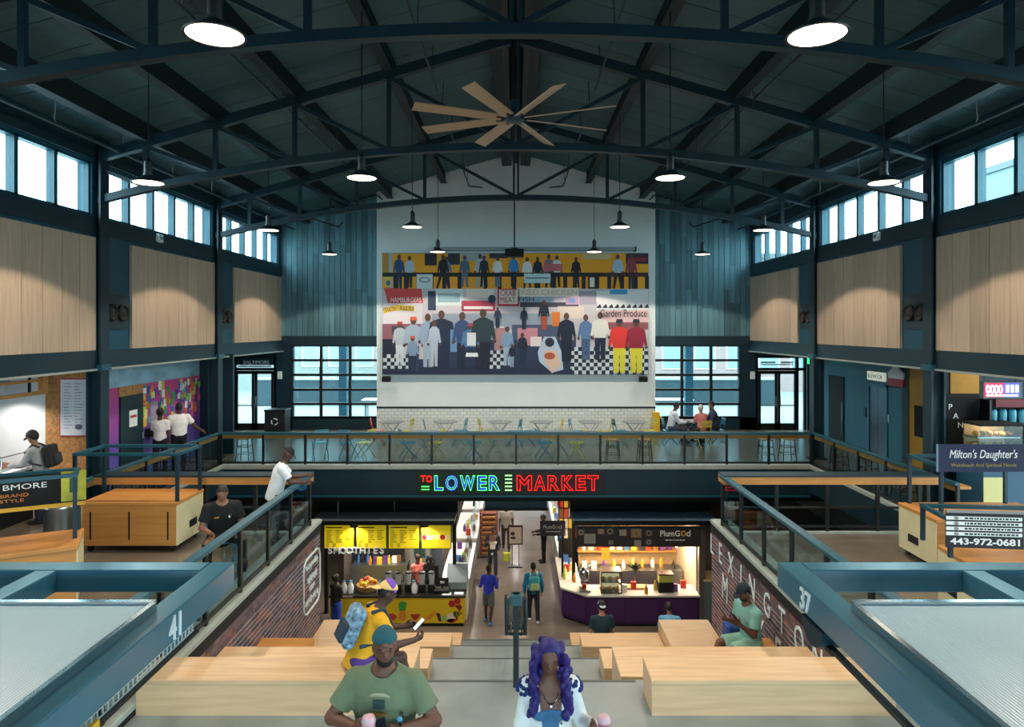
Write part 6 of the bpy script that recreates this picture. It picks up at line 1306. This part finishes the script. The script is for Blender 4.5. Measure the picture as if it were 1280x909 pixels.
# man in green walking up to the landing
DN = (0, 0, -1)
q = person('man in sage green T-shirt and backward teal cap holding pink cup', (-.90, 4.72, 0), PI, dict(torso=(4, 0, -4), head=(8, -18), arms=(((-.5, .22, -.8), (.80, .58, .10), (.9, .40, .05), (.1, -.3, -.9)), ((.5, .22, -.8), (-.76, .62, .12), (-.8, .55, .1), (-.4, -.6, .3))), legs=(((-.05, .22, -1), (0, .02, -1)), ((.05, -.12, -1), (0, -.35, -1))), curl=38),
    dict(skin='brown', shirt='6b7a5e', wd=1.24, hem=.14, pants='3a4450', hair=None, cap='1d5560', capback=True, beard=True, hairc='1a1310', puff=.01), h=1.73, vox=.0085)
u, f, r = Vector(q['u']), Vector(q['f']), Vector(q['r']); bc = Vector(q['N'])-u*.15
fp = Vector(q['Hc']+q['fh']*.100*q['s']+q['uh']*.060*q['s']); MB().ball(fp, (.030, .012, .017), 10, 6).build('cap_opening', SKIN['brown'], q['t'], smooth=True)
m = MB(); m.tube([bc+r*.11*math.cos(a)+u*(.10*math.sin(a)-.02)+f*(.150-.10*math.cos(a)**2*.5) for a in [PI*.05+PI*.9*i/12 for i in range(13)]], .011, 5); 
m.build('shirt_print', cloth('9aa283'), q['t']); MB().obox(bc+f*.163+u*.02, (.085, .012, .06), Matrix([list(r), list(f), list(u)]).transposed()).build('shirt_print', cloth('2f4a48'), q['t'], bevel=.004); MB().obox(bc+f*.165-u*.045, (.10, .012, .018), Matrix([list(r), list(f), list(u)]).transposed()).build('shirt_print', cloth('b0823a'), q['t'])
def cup(pos, label, c):
    t = thing('cup', label, 'cup', pos); MB().lathe([(.001, -.06), (.032, -.06), (.044, .05), (.001, .05)], 16).build('drink', mat('drink_'+c, c, .4), t, smooth=True); MB().lathe([(.046, .05), (.047, .06), (.036, .085), (.012, .095), (.001, .095)], 16).build('lid', mat('lid_clear', 'cfa9b4', .3), t, smooth=True)
hd = q['hands'][1]; cup(hd+Vector((.04, -.05, .03)), 'pink drink cup held by the man in green', 'd79aa8')
phone(q['hands'][0]+Vector((-.03, -.045, .03)), .6, .9, 'dark phone in the hand of the man in green', False)
wr = q['hands'][0]; tq = thing('wristwatch', 'blue faced watch on wrist of the man in green', 'watch', wr+Vector((.075, .062, .045))); MB().tube([(.0, .036*math.cos(a), .036*math.sin(a)) for a in [2*PI*i/14 for i in range(14)]], .010, 6, closed=True).build('strap', BLACK, tq); MB().ball((-.005, -.033, .018), (.02, .012, .02)).build('face', mat('watch_blue', '4a8fb0', .2), tq)

# woman with violet curls
q = person('woman with long violet curls in a white denim jacket', (.235, 4.82, 0), PI, dict(torso=(3, 0, 3), head=(16, 4), arms=(((-.30, -.02, -.95), (-.25, .86, .35), (-.1, .95, .2), (1, .1, 0)), ((.20, .0, -1), (.10, .25, -1))), legs=(((-.04, .15, -1), (0, .02, -1)), ((.04, -.1, -1), (0, -.25, -1))), curl=42),
    dict(skin='brown', fem=True, shirt='d5dadb', sleeve='long', open=.045, inner='3a6a90', wd=.98, hem=.06, pants='5a7fa8', hair='long', hairc='1f0f62', curls=230, puff=.012), h=1.60, vox=.0085)
N, u, f, r, s = Vector(q['N']), Vector(q['u']), Vector(q['f']), Vector(q['r']), q['s']; rr = random.Random(4)
for sg in (-1, 1):
    m = MB()
    for k in range(34): a = rr.uniform(0, 6.28); e = rr.uniform(-.3, 1.2); m.ball(N-u*.055*s+r*sg*(.17*s)+Vector((.07*math.cos(a)*math.cos(e), .07*math.sin(a)*math.cos(e), .07*math.sin(e)-.01)), .016, 6, 4)
    m.build('shoulder_fringe', cloth('1a2f6a', .3), q['t'])
for k in range(5): MB().ball(N-u*(.20+.065*k)*s+r*-.075*s+f*(.155-.012*k)*s, .008, 6, 4).build('jacket_button', BLACK, q['t'])
MB().tube([N+r*.05*math.cos(a)+f*(.09+.02*math.sin(a))-u*(.05+.07*math.sin(a)) for a in [PI*i/10 for i in range(11)]], .003, 4).ball(N-u*.125+f*.122, .010, 6, 4).build('necklace', mat('silver', 'e0e2e4', .2, metal=1), q['t'])
cup(q['hands'][0]+Vector((.05, -.03, .02)), 'pink smoothie cup held by the woman with violet curls', 'b9667e')

# seated man in yellow with patterned backpack
q = person('man in yellow T-shirt seated on the bench end looking at phone', (-1.60, 6.93, 0), math.radians(-62), dict(torso=(26, 0, 0), head=(20, 8), arms=(((-.12, .45, -.9), (.12, .95, -.05), (.15, .95, .1), (.9, 0, .1)), ((.15, .42, -.9), (-.2, .95, -.05), (-.2, .95, .1), (-.9, 0, .2))), legs=(((-.08, 1, .02), (0, .08, -1)), ((.12, 1, -.02), (0, .2, -1))), curl=40),
    dict(skin='deep', shirt='e0a71c', wd=1.05, pants='4a2f7a', legs='shorts', hair='fade', cap='e8c27a', capback=True, crown='7a4fb8', shoes='d8d8d8', hem=.12), h=1.68, vox=.0095, hip=.44)
backpack(q, 'blue white patterned backpack worn by the man in yellow', '6f93ac', '22384a', .13)
phone((q['hands'][0]+q['hands'][1])/2+Vector((.02, .03, .05)), math.radians(-62), .7, 'lit phone held by the seated man in yellow')
for i, sx in enumerate((-.10, .10)): pass

# seated man in aqua by the lettered wall
q = person('man in aqua shirt and shorts seated against the lettered brick wall', (3.36, 9.74, -.76), math.radians(108), dict(torso=(8, 0, 0), head=(20, 0), arms=(((-.1, .25, -.97), (.2, .75, .6), (.1, .6, .8), (.9, 0, .1)), ((.12, .12, -1), (-.25, .85, .4), (-.2, .85, .45), (-.9, 0, .1))), legs=(((-.02, 1, -.10), (.05, .60, -.8)), ((.10, 1, -.04), (-.1, .55, -.8))), curl=35),
    dict(skin='brown', shirt='7fb5ae', pants='8fbfae', legs='shorts', hair='fade', cap='14202a', beard=True, shoes='d9dde0', wd=1.08, hem=.16), h=1.76, vox=.0125, hip=.10)
phone(q['hands'][0]+Vector((-.03, -.02, .05)), math.radians(112), .9, 'phone held up by the seated man in aqua', False)
t = thing('tote_bag', 'blue bag leaning beside the seated man in aqua', 'bag', (3.2, 10.14, -.93)); MB().box(-.1, .1, -.14, .14, 0, .34).build('bag_body', cloth('2a4f9a'), t, bevel=.03); MB().tube([(0, -.08, .33), (0, -.05, .44), (0, .05, .44), (0, .08, .33)], .01, 5).build('handle', cloth('1c3468'), t)

# police officer on a chair, man leaning on the ledge
put_chair('blue', -4.62, 10.7, math.radians(-150), 'blue metal bistro chair the police officer sits on')
q = person('police officer in black uniform seated behind the glass railing', (-4.60, 10.66, 0), math.radians(-150), dict(torso=(12, 0, 0), head=(24, 14), arms=(((-.25, .15, -.95), (.35, .9, -.15)), ((.3, .2, -.95), (-.4, .9, -.15))), legs=(((-.35, 1, .05), (-.05, .2, -1)), ((.35, 1, .05), (.05, .15, -1)))),
    dict(skin='tan', shirt='090d12', pants='080b0f', hair='fade', hairc='2a2422', wd=1.2, shoes='0c0c0d'), h=1.80, vox=.016, hip=.56)
N, u, f, r, s = Vector(q['N']), Vector(q['u']), Vector(q['f']), Vector(q['r']), q['s']
MB().ball(N-u*.15*s+r*-.09*s+f*.15*s, (.03, .03, .04), 8, 5).build('badge', CHROME, q['t']); MB().ball(N-u*.16*s+r*.27*s, (.02, .05, .05), 8, 5).build('arm_patch', mat('patch_gold', 'c08a2a', .5), q['t']); MB().obox(Vector(q['P'])+u*.07*s, (.36*s, .27*s, .05), Matrix([list(r), list(f), list(u)]).transposed()).build('duty_belt', BLACK, q['t'], bevel=.02); MB().obox(N-u*.15*s+r*.09*s+f*.145*s, (.07, .02, .015), Matrix([list(r), list(f), list(u)]).transposed()).build('name_bar', mat('patch_gold', 'c08a2a'), q['t'])
person('man in white T-shirt and dark cap leaning on the wooden ledge', (-4.22, 11.95, 0), math.radians(-70), dict(torso=(16, 0, 0), head=(24, 0), arms=(((-.1, .55, -.8), (.15, .95, .05)), ((.1, .5, -.85), (-.1, .98, -.05)))), dict(skin='deep', shirt='dfe4e8', wd=1.05, pants='39414a', hair=None, cap='101820', shoes='1a1a1a', hem=.16, puff=.02), h=1.70, vox=.018)
# pair at the purple mural
person('man in white shirt and dark trousers pointing at the purple mural', (-8.86, 17.95, 0), math.radians(35), dict(head=(0, 10), arms=(((-.2, 0, -1), (.1, .3, -1)), ((.55, .1, -.85), (.75, .3, -.6)))), dict(skin='deep', shirt='ebe6e2', pants='15181f', hair='fade', wd=1.15, hem=.02), h=1.80)
person('woman in white blouse beside the man at the purple mural', (-9.08, 17.42, 0), math.radians(10), dict(arms=(((-.1, .2, -1), (.1, .8, -.4)), ((.1, .0, -1), (.1, .2, -1)))), dict(skin='deep', fem=True, shirt='e6dfe0', pants='12141a', hair='bun', wd=.95, hem=.02), h=1.72)
# food stall on the left
q = person('man in grey and blue raglan with cap at the food counter', (-9.2, 13.25, 0), math.radians(98), dict(torso=(12, 0, 0), head=(18, 10), arms=(((-.1, .5, -.85), (.1, .95, -.1)), ((.1, .3, -.9), (0, .9, -.2)))), dict(skin='tan', shirt='8f9598', sleeve='long', pants='1a2536', cap='3a4248', capback=False, hair='short', wd=1.0), h=1.80)
backpack(q, 'black backpack worn by the man at the food counter', '15181b', '25292c', .18)
person('server in maroon shirt behind the food counter', (-10.42, 13.3, 0), math.radians(-80), dict(torso=(12, 0, 0), head=(25, 0), arms=(((-.15, .5, -.8), (.1, .95, -.1)), ((.15, .5, -.8), (-.1, .95, -.1)))), dict(skin='tan', shirt='7a2038', pants='1a1a1c', cap='241a1c', hair='short'), h=1.66)
person('second server in red cap behind the food counter', (-10.45, 12.45, 0), math.radians(-85), dict(head=(15, 0)), dict(skin='tan', shirt='d8d8dc', pants='1a1a1c', cap='8a1f30', hair='short'), h=1.64)
# diners on the bridge
person('diner in white shirt seated at the bridge table', (5.02, 22.2, 0), math.radians(-88), dict(torso=(14, 0, 0), head=(22, 0), arms=(((-.15, .4, -.85), (.1, .98, .0)), ((.15, .4, -.85), (-.1, .98, .0))), legs=(((-.1, 1, 0), (0, 0, -1)), ((.1, 1, 0), (0, 0, -1)))), dict(skin='brown', shirt='cfdbe6', sleeve='long', pants='3a4a60', hair='fade'), h=1.76, hip=.56)
person('diner in pink with grey hair seated at the bridge table', (5.95, 21.8, 0), math.radians(12), dict(torso=(10, 0, 0), head=(10, 0), arms=(((-.15, .4, -.85), (.2, .95, .0)), ((.15, .4, -.85), (-.2, .95, .0))), legs=(((-.1, 1, 0), (0, 0, -1)), ((.1, 1, 0), (0, 0, -1)))), dict(skin='light', fem=True, shirt='d07a78', pants='2a2f3a', hair='short', hairc='b9b0a4'), h=1.62, hip=.56)
person('diner in navy seated across the bridge table', (6.52, 22.3, 0), math.radians(88), dict(torso=(10, 0, 0), head=(8, 0), arms=(((-.15, .4, -.85), (.2, .95, .0)), ((.15, .4, -.85), (-.2, .95, .0))), legs=(((-.1, 1, 0), (0, 0, -1)), ((.1, 1, 0), (0, 0, -1)))), dict(skin='tan', shirt='24304a', sleeve='long', pants='1a2030', hair='fade'), h=1.80, hip=.56)
# lower floor
WK = (((-.04, .25, -1), (0, .0, -1)), ((.04, -.15, -1), (0, -.45, -1)))
person('woman in bright blue top and grey shorts walking down the lower aisle', (-.80, 19.85, ZL), math.radians(-12), dict(torso=(4, 0, 0), legs=WK, arms=(((-.3, -.1, -.9), (.1, .8, .4)), ((.3, -.1, -.9), (-.1, .8, .4)))), dict(skin='deep', fem=True, shirt='2233b0', sleeve='long', pants='5b5f66', legs='shorts', hair='bun', shoes='2f7fb8', wd=1.0, hem=.06), h=1.68)
q = person('person in blue hoodie seen from behind in the lower aisle', (.51, 19.95, ZL), math.radians(5), dict(legs=WK, arms=(((-.25, 0, -1), (.0, .2, -1)), ((.25, 0, -1), (0, .2, -1)))), dict(skin='tan', shirt='1f78a8', sleeve='long', pants='16202e', hair='short', shoes='cfdbe6', wd=1.12, hem=.08), h=1.72)
backpack(q, 'bright teal backpack with pale print worn over blue hoodie', '3fa6b0', 'b5c98a', .14)
q = person('man in white tee and dark jacket walking up the lower aisle', (-.80, 23.6, ZL), PI, dict(legs=WK, arms=(((-.2, .1, -1), (.2, .7, -.4)), ((.25, .1, -.9), (-.3, .6, .5)))), dict(skin='brown', shirt='1c2a34', sleeve='long', open=.08, inner='d8d4cc', pants='2a3440', hair='fade'), h=1.70)
t = thing('carry_bag', 'lime carrier bag hanging from the man in dark jacket', 'bag', (-.33, 23.5, ZL+.55)); MB().box(-.12, .12, -.07, .07, 0, .3).build('bag_body', cloth('b0b83a'), t, bevel=.03); MB().tube([(-.06, 0, .3), (0, 0, .42), (.06, 0, .3)], .008, 5).build('handle', cloth('8f972a'), t)
person('man in grey T-shirt walking in the far lower aisle', (-.38, 26.4, ZL), PI, dict(legs=WK), dict(skin='deep', shirt='9a9488', pants='4a4038', hair='fade', wd=1.1), h=1.82)
person('man in black holding a tablet beside the purple shop sign', (1.02, 25.0, ZL), math.radians(95), dict(head=(15, 0), arms=(((-.1, .2, -1), (.1, .95, -.1)), ((.1, .2, -1), (-.1, .95, -.1)))), dict(skin='brown', shirt='14161c', sleeve='long', pants='12161e', hair='short'), h=1.74)
person('juice stall worker in pink top with bun', (-3.02, 20.95, ZL), math.radians(-150), dict(head=(15, 0)), dict(skin='brown', fem=True, shirt='e0756a', pants='2f4a9a', hair='bun', hairc='3a2418'), h=1.62)
person('juice stall worker in black hood', (-2.6, 20.9, ZL), math.radians(170), dict(head=(20, 0)), dict(skin='deep', shirt='121214', sleeve='long', pants='121214', hair='long', hairc='0c0c0e', curls=30), h=1.62)
person('customer in black T-shirt waiting at the juice counter', (-5.05, 19.15, ZL), math.radians(-35), dict(arms=(((-.1, .2, -1), (.1, .8, -.3)), ((.1, .2, -1), (.1, .9, -.3)))), dict(skin='deep', fem=True, shirt='14181c', pants='2348b0', hair='bun', wd=1.05), h=1.66)
person('man in dark shirt and pale cap seated on the lowest tier', (1.90, 15.0, -3.18), 0.1, dict(torso=(6, 0, 0), head=(10, 0), legs=(((-.1, 1, -.1), (0, .1, -1)), ((.1, 1, -.1), (0, .1, -1)))), dict(skin='light', shirt='173540', pants='2a3038', hair='short', cap='a9bcc8', capback=True, wd=1.05), h=1.78, hip=.10)
person('person in light blue shirt seated at end of lowest tier', (3.42, 15.05, -3.18), -.1, dict(torso=(38, 0, 0), head=(25, 0), legs=(((-.1, 1, -.1), (0, .1, -1)), ((.1, 1, -.1), (0, .1, -1)))), dict(skin='brown', shirt='5fa0c8', pants='2a3038', hair='short'), h=1.66, hip=.10)
